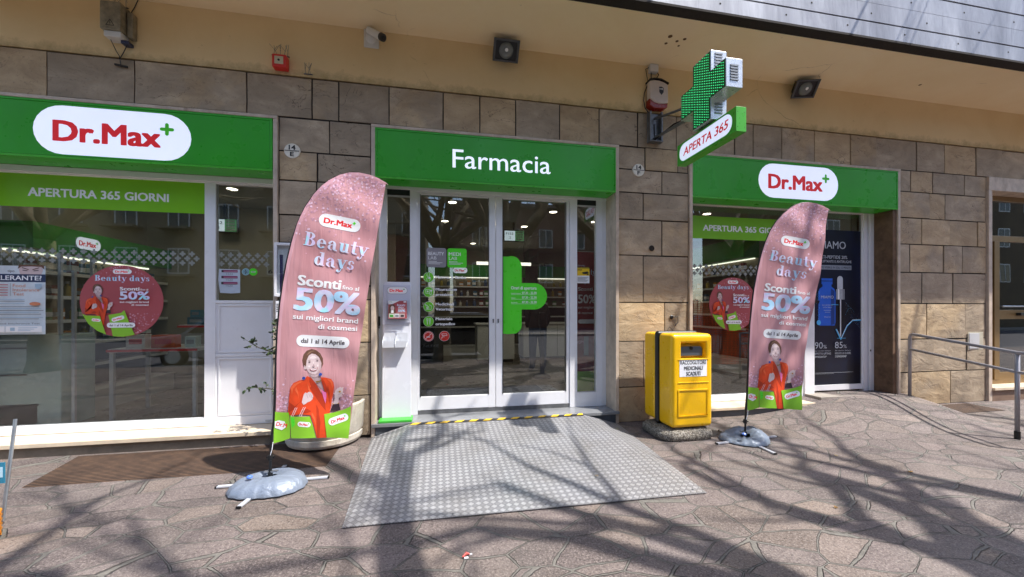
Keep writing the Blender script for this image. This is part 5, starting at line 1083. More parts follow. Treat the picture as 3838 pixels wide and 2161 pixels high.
br.tube([(2.84, -.04, 4.06), (2.80, -.82, 3.82)], .016, 8).tube([(2.84, -.04, 3.80), (2.80, -1.0, 3.66)], .02, 8)
br.build("bracket", STEELD, t, bevel=.002)
M().tube([(2.83, -.05, 3.98), (2.82, -.07, 3.85), (2.83, -.08, 3.77), (2.82, -.5, 3.77), (2.81, -.75, 3.71), (2.8, -.95, 3.68)], .01, 6).build("cable", BLACK, t)
t = thing("hanging_sign", (2.79, -1.15, 3.17), "long green box sign reading APERTA 365 under the pharmacy cross", "sign")
M().box(2.735, 2.845, -1.605, -.7, 3.175, 3.41).build("sign_box", [pm("lime box", "4cae36", .3, 0, .04, 3)], t, bevel=.003)
a = Art(); a.rr(-1.56, -.75, 3.195, 3.39, .09, PILL); a.text("APERTA 365", -1.49, 3.25, .68, .085, RED, .035, shear=.2)
a.build("lettering", lambda u, v, l: Vector((2.7345 - l, -2.305 - u, v)), t)     # faces left along the street
a = Art(); a.rr(-1.56, -.75, 3.195, 3.39, .09, PILL); a.text("APERTA 365", -1.49, 3.25, .68, .085, RED, .035, shear=.2); a.build("lettering", lambda u, v, l: Vector((2.8455 + l, u, v)), t)
rvt = M(); [rvt.lathe([(.004, 0), (0, -.003)], (x, -1.6055, z), 8, axis='Y') for x in (2.752, 2.828) for z in (3.22, 3.36)]; rvt.build("rivets", BLACK, t)
M().box(2.775, 2.8, -1.3, -1.27, 3.41, 3.44).box(2.775, 2.8, -1.06, -1.03, 3.41, 3.44).build("hanger", STEELD, t)

# ---- notice case and intercom left of the flag, gas hatch, wall bell
t = thing("notice_case", (-1.5, -.01, 1.65), "white framed notice case on the stone pillar behind the left flag", "notice case")
mb = M(); mb.box(-1.8, -1.775, -.06, -.012, 1.65, 2.25); mb.box(-1.25, -1.225, -.06, -.012, 1.65, 2.25); mb.box(-1.775, -1.25, -.06, -.012, 2.22, 2.25); mb.box(-1.775, -1.25, -.06, -.012, 1.65, 1.68); mb.build("frame", ALU, t, bevel=.004)
a = Art(); a.rect(-1.775, -1.25, 1.68, 2.22, WHITE); a.rect(-1.755, -1.72, 1.7, 2.12, pm("violet card", "3d2a6e", .4)); a.rect(-1.66, -1.3, 1.75, 2.05, PILL); a.text("Farmacie di turno", -1.66, 2.15, .3, .03, GREEN, .01)
for k in range(6): a.rect(-1.63, -1.4, 2.0 - k * .035, 2.01 - k * .035, GREYT)
a.build("notice", flat(-.02), t); M().box(-1.774, -1.251, -.05, -.046, 1.681, 2.219).build("pane", ACRYL, t)
t = thing("vent_grille", (-1.74, -.01, 1.38), "small white louvred grille below the notice case", "grille")
M().box(-1.79, -1.6, -.045, -.012, 1.38, 1.6).build("case", ALU, t, bevel=.004); mb = M(); [mb.box(-1.78, -1.61, -.047, -.0455, 1.52 - .02 * k, 1.529 - .02 * k) for k in range(-2, 3)]; mb.build("slats", STEELD, t)
t = thing("wall_tap", (-.9, -.01, 1.1), "small chrome tap on the stone just right of the left flag", "tap"); M().lathe([(0, -.05), (.024, -.045), (.03, -.03), (.012, -.012), (.012, 0)], (-.94, 0, 1.09), 16, axis='Y').build("knob", STEEL, t, smooth=True); M().tube([(-.94, -.03, 1.09), (-.955, -.035, 1.06)], .008).build("spout", STEEL, t)
t = thing("gas_hatch", (8.6, -.01, .84), "pale metal meter hatch in the right stone pillar", "hatch"); M().box(8.43, 8.76, -.006, -.002, .85, 1.14).build("frame", pm("hatch frame", "c2bba6", .5), t, bevel=.002); M().box(8.45, 8.665, -.014, -.006, .87, 1.12).build("hatch_door", ALUG, t, bevel=.003)
t = thing("card_reader", (-.7, .2, 1.38), "black card reader on the door frame left of the white stand", "card reader"); M().box(-.745, -.715, .215, .25, 1.3, 1.42).build("case", BLACK, t, bevel=.006); M().box(-.745, -.715, .205, .2149, 1.27, 1.30).build("cover", STEELD, t, bevel=.004)
hc = M(); hc.tube([(3.14, -.012, 1.21), (3.08, -.02, 1.27), (3.05, -.012, 1.22), (3.04, -.014, 1.1)], .004, 6).tube([(3.14, -.012, 1.4), (3.2, -.02, 1.41), (3.21, -.014, 1.33), (3.16, -.014, 1.28)], .004, 6)
hc.lathe([(.03, -.004), (.02, -.012), (0, -.012)], (3.12, 0, 1.4), 10, axis='Y')
setp(hc.build("loose_cable", BLACK, None, loc=(3.12, -.01, 1.2)), "loose black wire end sticking out of the pillar above the yellow bin", "cable")
hs = M(); hs.lathe([(.04, -.008), (.03, -.006), (0, -.005)], (2.82, 0, 2.27 + .06), 14, axis='Y'); setp(hs.build("pipe_hole", DARK, None, loc=(2.82, -.01, 2.3)), "dark round hole in the stone pillar right of the door", "hole")

# ================================================================ RAMP
t = thing("ramp", (.75, -1.0, 0), "aluminium tread plate ramp with folded sides leading up to the sliding doors", "ramp")
a_, b_, c_, d_ = (-.33, -.10, .165), (1.80, -.10, .165), (2.145, -1.97, .012), (-.65, -1.95, .012)
e_, f_ = (-.77, -.04, .010), (2.30, -.06, .010)
def slab(pts, th=.005):
    mb = M(); mb.face(pts); mb.face([(x, y, z - th) for x, y, z in reversed(pts)])
    for p, q in zip(pts, pts[1:] + pts[:1]): mb.face([p, q, (q[0], q[1], q[2] - th), (p[0], p[1], p[2] - th)])
    return mb
d_in = (-.55, -1.952, .013); c_in = (2.03, -1.969, .013)
slab([d_in, c_in, b_, a_]).build("deck_plate", PLATE, t)
slab([d_, d_in, a_, e_]).build("side_plate", PLATE, t); slab([c_in, c_, f_, b_]).build("side_plate", PLATE, t)
sc_ = M(); [sc_.lathe([(.008, .0), (.006, .004), (0, .004)], (x, y, .0155), 10) for x, y in ((-.5, -1.9), (.1, -1.92), (.8, -1.92), (1.0, -1.9), (1.45, -1.925), (1.95, -1.93), (2.06, -1.91))]; sc_.build("screws", STEELD, t)
# warning tape
t2 = thing("hazard_tape", (.75, -.12, .165), "yellow and black striped tape along the top edge of the ramp", "tape")
a = Art(); x0, x1 = -.335, 1.80; a.rect(x0, x1, 0, .06, BLACK); k = 0; s_ = .085
while x0 + k * s_ * 2 < x1:
    u = x0 + k * s_ * 2; pts = [(u, 0), (u + s_, 0), (u + s_ + .05, .06), (u + .05, .06)]; a.poly([(min(x1, p), q) for p, q in pts], pm("tape yellow", "f2c531", .5, 0, .12, 20)); k += 1
def tp(u, v, l): y = -.145 + v; return Vector((u, y, .1675 + l + min(0, (y + .1) * .088)))
a.build("tape_strip", tp, t2, step=.0008)

# ================================================================ FEATHER FLAGS
OUT = [(.022, .335), (.030, .53), (.038, .74), (.046, 1.08), (.058, 1.33), (.079, 1.56), (.103, 1.74), (.133, 1.91), (.172, 2.09), (.222, 2.26), (.282, 2.40), (.351, 2.51), (.42, 2.59), (.498, 2.655), (.57, 2.698), (.648, 2.722), (.73, 2.727), (.817, 2.715), (.89, 2.692), (.958, 2.655), (.93, 2.47), (.902, 2.288), (.868, 2.07), (.834, 1.854), (.80, 1.64), (.766, 1.423), (.738, 1.24), (.715, 1.066), (.688, .83), (.664, .605), (.651, .48), (.641, .357), (.50, .362), (.34, .372), (.19, .385), (.10, .36)]
FLAG0 = Vector((-1.43, -1.10, 0))
def fwave(u, v):
    e = max(0, min(1, (u - .05) / .5)); lo = max(0, 1 - v / 1.6)
    return .022 * math.sin(u * 15 + v * 1.1) * lo * (1 - .35 * e) + .012 * math.sin(u * 8 - v * 5 + 1) * e + .018 * math.sin(v * 2.1) * e + .006 * math.sin(v * 15 + u * 9) * e
def fmap(u, v, l): return FLAG0 + Vector((u, fwave(u, v) - l - .003, v))
t = thing("feather_flag", FLAG0, "tall pink feather flag on a silver water bag beside the planter left of the door", "flag", "pink sale feather flags")
a = Art(); a.poly(OUT, PINK, 0); a.inc = .5
hem = [OUT[i] for i in range(20)]; inner = [(u + .028 + (.0 if v < 2.3 else -.01 * (v - 2.3)), v - (.0 if v < 2.2 else .05 * (v - 2.2))) for u, v in hem]
for i in range(19): a.poly([hem[i], inner[i], inner[i + 1], hem[i + 1]], PINKE, 1)
rnd = random.Random(11)
for k in range(1500):
    if k < 1150: u, v = rnd.uniform(.2, .95), 2.72 - abs(rnd.gauss(0, .23))
    else: u, v = rnd.choice((rnd.uniform(.04, .2), rnd.uniform(.45, .68))), .62 + abs(rnd.gauss(0, .09))
    if not (pip(u - .015, v - .01, OUT) and pip(u + .012, v + .012, OUT)): continue
    a.poly(arcpts(u, v, *(2 * [rnd.uniform(.003, .011)]), 0, 300, 5), rnd.choice((SP1, SP2, SP3, SP1)), 2 + (k % 40) * .05)
a.lay = 5; a.inc = .5
a.logo(.568, 2.271, .345, .115, WHITE, RED, PLUSG, -9)
a.lay = 5; a.serif("Beauty", .268, 2.069, .545, .118, HOLO, -10); a.serif("days", .35, 1.90, .345, .115, HOLO, -8)
a.lay = 5; a.text("Sconti", .222, 1.72, .35, .085, WHITE, .055, -6.5); a.text("fino al", .588, 1.684, .14, .035, WHITE, .02, -6.5)
a.text("50%", .195, 1.507, .53, .185, HOLO, .06, -5.5)
a.text("sui migliori brand", .181, 1.424, .535, .043, WHITE, .03, -5); a.text("di cosmesi", .387, 1.335, .32, .041, WHITE, .03, -4.5)
a.lay = 5; a.rr(.208, .645, 1.168, 1.27, .05, WHITE, -4); a.lay = 7; a.text("dal 1 al 14 Aprile", .246, 1.213, .358, .038, DKP, .03, -4)
a.lay = 5; a.inc = .4; woman(a, lambda u, v: (u, v))
# carrier bags cut to the flag outline
def fb(pts): return [(max(u, .026 + .012 * (v - .33)), max(v, .40 - .13 * abs(u - .2) if 0 else v)) for u, v in pts]
a.poly(fb([(.0, .345), (.0, .62), (.06, .613), (.15, .607), (.158, .50), (.158, .383), (.10, .361)]), LIMEP)
a.poly([(.158, .583), (.19, .572), (.32, .566), (.345, .47), (.366, .373), (.25, .379), (.166, .383)], LIMEP); a.poly([(.162, .565), (.195, .565), (.20, .50), (.175, .47)], PLUSG)
a.poly([(.429, .573), (.508, .582), (.587, .604), (.657, .638), (.651, .48), (.641, .358), (.453, .365)], LIMEP)
for u in (.17, .185, .235, .25): a.line([(u, .572), (u + .035, .65)], .003, WHITE)
a.logo(.274, .50, .105, .045, WHITE, RED, PLUSG, -9); a.logo(.55, .522, .175, .065, WHITE, RED, PLUSG, 19)
a.poly([(.036, .48), (.036, .535), (.07, .543), (.115, .53), (.125, .48), (.09, .455)], WHITE); a.text("Dr.M", .045, .497, .085, .034, RED, .035, -14)
sail = a.build("sail", fmap, t, step=.0003, grid=.016)
pole = M(); pp = [(0, 0, .06), (.005, 0, .35)] + [(u - .004, fwave(u, v) * .6, v) for u, v in OUT[1:19]]
pole.tube([FLAG0 + Vector((u, v if isinstance(v, float) else 0, w_)) for u, v, w_ in pp], [.011] * 4 + [.008] * 6 + [.005] * 10, 8)
pole.build("pole", BLACK, t, smooth=True)
M().lathe([(.011, .20), (.02, .205), (.02, .245), (.011, .25)], FLAG0, 14).tube([FLAG0 + Vector((-.03, 0, .225)), FLAG0 + Vector((.035, 0, .225))], .006).lathe([(.013, .055), (.02, .06), (.02, .10), (.013, .12)], FLAG0, 14).build("pole_clamp", BLACK, t)
M().tube([FLAG0 + Vector((.005, -.01, .25)), FLAG0 + Vector((.02, -.014, .30)), FLAG0 + Vector((.026, -.01, .36))], .003, 5).build("tie_cord", WHITE, t)
for ang, L in ((2, .46), (92, .36), (182, .40), (263, .42)):
    dx, dy = math.cos(R(ang)), math.sin(R(ang)); mb = M(); mb.box(FLAG0.x + .03, FLAG0.x + L, FLAG0.y - .017, FLAG0.y + .017, .006, .02, 0, R(ang), tuple(FLAG0 + Vector((0, 0, .01)))); mb.box(FLAG0.x + L, FLAG0.x + L + .012, FLAG0.y - .018, FLAG0.y + .018, .005, .021, 1, R(ang), tuple(FLAG0 + Vector((0, 0, .01))))
    mb.build("leg", [pm("silver leg", "c9ccd4", .35, .3, .05, 9), BLACK], t, bevel=.002)
def bagmesh(seed, r0, sag, off=(0, 0)):
    rr = random.Random(seed); mb = M(); na, nr = 64, 10; rows = []
    ph = [rr.uniform(0, 6.28) for _ in range(4)]
    for side in (0, 1):
        for j in range(nr + 1):
            row = []
            for k in range(na):
                a = 2 * math.pi * k / na; R1 = r0 * (1 + .07 * math.sin(2 * a + ph[0]) + .05 * math.sin(3 * a + ph[1]) + .02 * math.sin(17 * a))
                f = j / nr if not side else 1 - j / nr; r = .05 + (R1 - .05) * f
                prof = max(0, 1 - f ** 3.5) ** .6 * (1 - .45 * math.exp(-(f / .2) ** 2))
                amp = .004 if seed == 3 else .03
                z = .016 + .088 * prof * (1 + sag * math.sin(a + ph[2])) + (noise.noise(Vector((math.cos(a) * r * 9, math.sin(a) * r * 9, seed))) * amp + noise.noise(Vector((math.cos(a) * r * 24, math.sin(a) * r * 24, 4))) * (.004 if seed == 3 else .02)) * min(1, prof) + (.006 * math.sin(17 * a) + .005 * math.sin(29 * a + 1)) * f ** 4 * prof if not side else .012
                row.append(FLAG0 + Vector((r * math.cos(a) + off[0] * f, r * math.sin(a) * .92 + off[1] * f, z)))
            rows.append(row)
    i0 = 0; mb.v = [p for row in rows for p in row]
    for j in range(len(rows) - 1):
        for k in range(na):
            k2 = (k + 1) % na; mb.f.append((j * na + k, j * na + k2, (j + 1) * na + k2, (j + 1) * na + k)); mb.m.append(0); mb.c.append((1, 1, 1, 1))
    return mb
def vinyl():
    t_ = NT("silver vinyl water bag"); t_.b.inputs['Base Color'].default_value = lin("7d8797"); t_.b.inputs['Metallic'].default_value = .15; t_.b.inputs['Roughness'].default_value = .42
    t_.bump(t_.noise(t_.coord(scale=(1, 2.2, 1)), 6, 3, .5, 1.5), .5, .03); return t_.m
VIN = vinyl()
bg_ = bagmesh(3, .275, .15, (.03, -.08)); bg_.build("water_bag", VIN, t, smooth=True)
M().lathe([(.0, 0), (.022, 0), (.022, .012), (.012, .02), (0, .02)], FLAG0 + Vector((-.10, -.14, .118)), 14).build("filler_cap", pm("blue cap", "5c7fd0", .3), t)
M().box(FLAG0.x - .045, FLAG0.x + .06, FLAG0.y - .015, FLAG0.y + .015, .10, .112).build("cross_plate", STEEL, t)
t['label'] = "tall pink feather flag on a silver water bag beside the planter left of the door"
bpy.context.view_layer.update()
f2 = dup(t, (3.44, -.93, hgt(3.44, -.93)), R(-10), "tall pink feather flag on a crumpled grey water bag right of the yellow bin")
for ch in [o for o in bpy.data.objects if o.parent == f2 and o.name.startswith("water_bag")]: bpy.data.objects.remove(ch)
for ch in [o for o in bpy.data.objects if o.parent == f2 and o.name.startswith("leg")]: ch.rotation_euler = (0, 0, R(14))
VIN2 = pm("crumpled grey vinyl", "76808e", .42, .12, .12, 9, .9, 14)
b2 = bagmesh(8, .25, .5).build("water_bag", VIN2, t, smooth=True); b2.parent = f2

# ================================================================ YELLOW BIN
BX0, BX1, BY0, BY1, BZ0, BZ1 = 2.60, 3.13, -.80, -.19, .145, 1.225
t = thing("medicine_bin", (2.86, -.5, 0), "yellow bin for expired medicines with black strap on a pebbled base", "waste bin")
def shell(x0, x1, y0, y1, z0, z1, hole=None, bev=.055):
    bm = bmesh.new(); wl = bm.edges.layers.float.new('bevel_weight_edge')
    if not hole:
        bmesh.ops.create_cube(bm, size=1)
        for v in bm.verts: v.co = ((x0 + x1) / 2 + v.co.x * (x1 - x0), (y0 + y1) / 2 + v.co.y * (y1 - y0), (z0 + z1) / 2 + v.co.z * (z1 - z0))
        for e in bm.edges: e[wl] = 1
    else:
        X = [x0, hole[0], hole[1], x1]; Z = [z0] + sorted(sum([[h[2], h[3]] for h in [hole]], [])) + [z1]
        fv = {(i, k): bm.verts.new((X[i], y0, Z[k])) for i in range(4) for k in range(4)}
        bv = {(i, k): bm.verts.new((X[i], y1, Z[k])) for i in (0, 3) for k in (0, 3)}
        for i in range(3):
            for k in range(3):
                if (i, k) != (1, 1): bm.faces.new([fv[i, k], fv[i + 1, k], fv[i + 1, k + 1], fv[i, k + 1]])
        dp = .09; iv = {(i, k): bm.verts.new((X[i] + (.02 if i == 1 else -.02), y0 + dp, Z[k] + (.0 if k == 1 else -.03))) for i in (1, 2) for k in (1, 2)}
        for (a, b) in (((1, 1), (2, 1)), ((2, 1), (2, 2)), ((2, 2), (1, 2)), ((1, 2), (1, 1))): bm.faces.new([fv[a], fv[b], iv[b], iv[a]])
        bm.faces.new([iv[1, 1], iv[2, 1], iv[2, 2], iv[1, 2]])
        bm.faces.new([bv[0, 0], bv[0, 3], bv[3, 3], bv[3, 0]])
        bm.faces.new([fv[0, k] for k in range(4)] + [bv[0, 3], bv[0, 0]]); bm.faces.new([fv[3, k] for k in range(4)] + [bv[3, 3], bv[3, 0]])
        bm.faces.new([fv[i, 0] for i in range(4)] + [bv[3, 0], bv[0, 0]]); bm.faces.new([fv[i, 3] for i in range(4)] + [bv[3, 3], bv[0, 3]])
        bm.edges.ensure_lookup_table()
        for e in bm.edges:
            if len(e.link_faces) == 2:
                n1, n2 = [f.normal_update() or f.normal for f in e.link_faces]
                if abs(n1.dot(n2)) < .9:
                    hh = all(v in list(iv.values()) or v in [fv[1, 1], fv[2, 1], fv[1, 2], fv[2, 2]] for v in e.verts); e[wl] = .25 if hh else 1
    bmesh.ops.recalc_face_normals(bm, faces=bm.faces); bmesh.ops.translate(bm, verts=bm.verts, vec=-Vector((2.86, -.5, 0)))
    m_ = bpy.data.meshes.new("shell"); bm.to_mesh(m_); bm.free(); return m_
def addmod(o, w_, seg): b = o.modifiers.new("bevel", 'BEVEL'); b.width = w_; b.segments = seg; b.limit_method = 'WEIGHT'; [setattr(p, 'use_smooth', True) for p in o.data.polygons]; o.modifiers.new("wn", 'WEIGHTED_NORMAL')
o = finish(shell(BX0, BX1, BY0, -.515, BZ0, BZ1, (BX0 + .115, BX1 - .085, .94, 1.13)), "front_shell", t, [YEL]); addmod(o, .05, 5)
o = finish(shell(BX0 - .004, BX1 + .004, -.465, BY1, BZ0 + .01, BZ1 - .004), "rear_shell", t, [YEL]); addmod(o, .05, 5)
o = finish(shell(BX0 - .018, BX1 + .018, -.528, -.452, BZ0 - .02, BZ1 + .02), "strap", t, [BLACK]); addmod(o, .045, 4)
pn = M()
pn.box(BX0 + .075, BX1 - .06, BY0 - .006, BY0 + .002, .66, .672); M().box(BX0 + .075, BX1 - .06, BY0 - .006, BY0 + .002, .925, .937).build('rib', YEL, t, bevel=.004); pn.build('rib', YEL, t, bevel=.004); pn = M()
for z in (.275, .575): pn.box(BX0 + .075, BX1 - .075, BY0 - .008, BY0 + .002, z, z + .014)
for x in (BX0 + .075, BX1 - .089): pn.box(x, x + .014, BY0 - .008, BY0 + .002, .289, .575)
pn.build("panel_ribs", YEL, t, bevel=.004)
fl = M(); fl.prism([(BX0 + .137, .965), (BX1 - .107, .965), (BX1 - .107, 1.05), (BX1 - .13, 1.075), (BX0 + .16, 1.075), (BX0 + .137, 1.05)], BY0 + .045, BY0 + .06); fl.build("flap", pm("blue grey metal flap", "5c6672", .35, .4, .05, 6), t, bevel=.006)
M().lathe([(.018, -.012), (.022, 0)], ((BX0 + BX1) / 2 + .01, BY0 + .045, 1.055), 14, axis='Y').lathe([(0, -.012), (.018, -.012)], ((BX0 + BX1) / 2 + .01, BY0 + .045, 1.055), 14, axis='Y').build("lock_knob", BLACK, t)
a = Art(); sx0, sx1 = BX0 + .095, BX1 - .085; a.rect(sx0, sx1, .735, .93, WHITE)
for tx, z, wd in (("RACCOGLITORE", .875, .33), ("MEDICINALI", .81, .235), ("SCADUTI", .748, .18)): a.text(tx, (sx0 + sx1) / 2, z, wd, .042, BLACK, .03, align='C')
a.build("label_sheet", flat(BY0 - .0015), t)
def pebble():
    t_ = NT("washed pebble concrete"); co = t_.coord(); v = t_.n("TexVoronoi", Scale=75); t_.l(co, v.inputs['Vector']); v2 = t_.n("TexVoronoi", Scale=75, feature='DISTANCE_TO_EDGE'); t_.l(co, v2.inputs['Vector'])
    sep = t_.n("SeparateColor"); t_.l(v.outputs['Color'], sep.inputs[0]); c = t_.ramp(sep.outputs[0], [(0, lin("5b524a")[:3]), (.3, lin("a59b8b")[:3]), (.6, lin("cdc6b8")[:3]), (1, lin("8f8577")[:3])])
    e = t_.ramp(v2.outputs[0], [(.03, (0, 0, 0)), (.12, (1, 1, 1))]); c = t_.mix(e, lin("4b453e"), c); t_.l(c, t_.b.inputs['Base Color']); t_.b.inputs['Roughness'].default_value = .8; t_.bump(e, 1, .01); return t_.m
bs = M(); n_ = 40
for z, k in ((0, .96), (.03, 1.03), (.08, 1.02), (.11, .93), (.125, .8)):
    for i in range(n_):
        a_a = 2 * math.pi * i / n_; c1, s1 = math.cos(a_a), math.sin(a_a); p = .45
        bs.v.append(Vector((2.83 + .335 * k * math.copysign(abs(c1) ** p, c1), -.535 + .29 * k * math.copysign(abs(s1) ** p, s1), z)))
for j in range(4):
    for i in range(n_): bs.f.append((j * n_ + i, j * n_ + (i + 1) % n_, (j + 1) * n_ + (i + 1) % n_, (j + 1) * n_ + i)); bs.m.append(0); bs.c.append((1, 1, 1, 1))
bs.f.append(tuple(4 * n_ + i for i in range(n_))); bs.m.append(0); bs.c.append((1, 1, 1, 1))
bs.build("concrete_base", pebble(), t, smooth=True)
M().box(2.7, 3.0, -.6, -.35, .124, .15).build("foot_bracket", BLACK, t)

# ================================================================ PLANTER + CLIMBER
t = thing("planter", (-1.28, -.02, 0), "half round whitewashed concrete planter against the stone pillar behind the left flag", "planter")
WW = pm("whitewashed concrete", "cfc8bb", .8, 0, .12, 10, .45, 30, stain="a89a80")
c = (-1.28, -.012, 0)
M().lathe([(.30, .02), (.385, .03), (.40, .06), (.405, .115), (.39, .12)], c, 40, math.pi, 2 * math.pi, sy=1.02).build("base_ring", WW, t, smooth=False)
M().lathe([(.388, .12), (.41, .16), (.425, .44), (.43, .46), (.40, .465), (.385, .43), (.36, .40)], c, 40, math.pi, 2 * math.pi, sy=1.02).build("bowl", WW, t, smooth=True)
M().lathe([(.37, .405), (.2, .42), (0, .42)], c, 30, math.pi, 2 * math.pi).build("soil", pm("potting soil", "3a2b20", .95, 0, .3, 30, .6, 60), t)
t = thing("climbing_rose", (-1.55, -.1, .41), "thin climbing rose stems with dark leaves poking out left of the flag", "plant")
LEAF = pm("rose leaf", "30421f", .5, 0, .3, 25); STEM = pm("rose stem", "3c3524", .8, 0, .2, 20)
mb = M(); lf = M(); rnd = random.Random(4)
def leaf(p, d, s_):
    d = d.normalized(); sd = d.cross(Vector((rnd.uniform(-1, 1), rnd.uniform(-1, 1), rnd.uniform(.2, 1)))).normalized(); up = d.cross(sd) * .15
    lf.face([p, p + d * s_ * .35 + sd * s_ * .3 + up * s_, p + d * s_ * .75 + sd * s_ * .22 + up * s_, p + d * s_, p + d * s_ * .75 - sd * s_ * .22 + up * s_, p + d * s_ * .35 - sd * s_ * .3 + up * s_])
stems = [[(-1.5, -.1, .41), (-1.62, -.12, .75), (-1.68, -.14, 1.05), (-1.72, -.16, 1.3), (-1.70, -.17, 1.42)], [(-1.55, -.12, .41), (-1.66, -.2, .62), (-1.78, -.24, .66), (-1.97, -.26, .69)], [(-1.66, -.14, .98), (-1.78, -.2, 1.05), (-1.88, -.24, 1.1), (-1.97, -.26, 1.17)],
         [(-1.45, -.08, .41), (-1.35, -.06, .9), (-1.15, -.05, 1.0), (-.98, -.05, 1.1)]]
for s_ in stems:
    pts = [Vector(p) for p in s_]; mb.tube(pts, [.007, .006, .005, .0035, .003][:len(pts)], 6)
    for p, q in zip(pts, pts[1:]):
        for k in range(7):
            if p.z < .6 and k < 3: continue
            f = rnd.random(); b = p.lerp(q, f); d = Vector((rnd.uniform(-1, 1), rnd.uniform(-.8, .2), rnd.uniform(-.4, .8))).normalized(); mb.tube([b, b + d * .045], .0016, 4)
            for w_ in range(3): leaf(b + d * (.02 + .015 * w_), d + Vector((rnd.uniform(-1, 1), rnd.uniform(-.6, .6), rnd.uniform(-1, .6))) * .8, rnd.uniform(.03, .055))
for k in range(36):
    b = Vector((-1.72 + rnd.gauss(0, .04), -.16 + rnd.gauss(0, .03), 1.27 + rnd.gauss(0, .08))); leaf(b, Vector((rnd.uniform(-1, 1), rnd.uniform(-1, 0), rnd.uniform(-.8, .5))), rnd.uniform(.035, .06))
mb.build("stem", STEM, t, smooth=True); lf.build("leaves", LEAF, t, recalc=False)

# ================================================================ WHITE LEAFLET STAND
t = thing("leaflet_stand", (-.5, .12, .163), "white floor stand with leaflet pocket and green foot left of the sliding doors", "display stand")
KW = pm("gloss white panel", "e8eaf2", .25, 0, .02, 2)
pp = [(-.675, .19), (-.335, .19), (-.335, 1.815)] + arcpts(-.36, 1.815, .025, .025, 0, 90, 5) + arcpts(-.635, 1.815, .025, .025, 90, 180, 5) + [(-.66, 1.815)]
M().prism(pp, .10, .125).build("panel", KW, t, bevel=.003)
pp = [(-.667, 1.32), (-.42, 1.32), (-.40, 1.345), (-.34, 1.345), (-.338, 1.80), (-.66, 1.80)]
M().prism(pp, .085, .0995).build("upper_plate", pm("pale lilac panel", "cfd2e2", .3, 0, .02, 2), t, bevel=.002)
M().box(-.70, -.315, -.03, .17, .163, .195).build("foot", pm("foot green", "46b23e", .35), t, bevel=.008)
a = Art(); a.logo(-.495, 1.735, .23, .078, WHITE, RED, GREEN, ring=GREYT); a.build("logo", flat(.0845), t)
M().box(-.61, -.606, .049, .085, 1.385, 1.615).box(-.369, -.365, .049, .085, 1.385, 1.615).box(-.61, -.365, .045, .085, 1.38, 1.385).build("leaflet_pocket", ACRYL, t)
a = Art(); x0, x1, z0, z1 = -.595, -.38, 1.395, 1.61
a.rect(x0, x1, z0, z1, PINKD); a.poly([(x0, z1), (x0, z1 - .045), (x0 + .05, z1 - .04), (x0 + .13, z1)], WHITE); a.rr(x1 - .04, x1 - .005, z1 - .022, z1 - .006, .01, WHITE); a.text("Dr.Max", x0 + .01, z1 - .018, .03, .008, GREEN, .03)
a.circ(x0 + .045, z0 + .125, .036, HAIRP, 20, .05); a.poly([(x0 + .012, z0 + .13), (x0 + .005, z0 + .07), (x0 + .03, z0 + .065)], HAIRP); a.poly([(x0 + .078, z0 + .13), (x0 + .088, z0 + .07), (x0 + .06, z0 + .065)], HAIRP); a.circ(x0 + .047, z0 + .125, .021, SKINP, 18, .028); a.circ(x0 + .04, z0 + .13, .002, DKP, 7); a.circ(x0 + .055, z0 + .13, .002, DKP, 7); a.rect(x0 + .04, x0 + .055, z0 + .11, z0 + .114, pm("lips print", "a2474f")); a.rect(x0 + .032, x0 + .062, z0 + .068, z0 + .1, WHITE)
a.serif("Beauty", x0 + .1, z0 + .152, .1, .024, HOLO); a.serif("days", x0 + .115, z0 + .126, .065, .024, HOLO); a.text("Sconti fino al", x0 + .115, z0 + .112, .08, .009, WHITE, .03); a.text("50%", x0 + .115, z0 + .083, .08, .023, HOLO, .05); a.rect(x0 + .1, x1 - .015, z0 + .076, z0 + .078, WHITE)
for k, cc in enumerate(("c9d6c0", "dadfe2", "c9b9b5")): a.rect(x0 + .01 + k * .062, x0 + .068 + k * .062, z0 + .012, z0 + .06, pm("product tile " + cc, cc, .5)); a.rect(x0 + .02 + k * .062, x0 + .058 + k * .062, z0 + .02, z0 + .045, (GREEN, GREYT, DKP)[k])
a.build("leaflet", flat(.0555), t); M().box(x0, x1, .056, .07, z0, z1).build("leaflet_stack", WHITE, t)
for x0 in (-.65, -.505):
    mb = M(); x1 = x0 + .13; mb.box(x0, x1, .092, .0955, 1.10, 1.225); mb.box(x0 + .045, x0 + .075, .088, .092, 1.10, 1.18); mb.face([(x0, .09, 1.10), (x1, .09, 1.10), (x1 - .01, .02, 1.05), (x0 - .01, .02, 1.05)]); mb.face([(x0 - .01, .02, 1.05), (x1 - .01, .02, 1.05), (x1, .02, 1.13), (x0, .02, 1.13)]); mb.face([(x0, .09, 1.10), (x0, .09, 1.2), (x0 - .01, .02, 1.13), (x0 - .01, .02, 1.05)])
    mb.build("card_holder", pm("milky acrylic", "d5d8de", .2, 0, .03, 4), t); M().box(x0 + .004, x1 - .004, .096, .0985, 1.103, 1.222).build("holder_back", INWH, t)

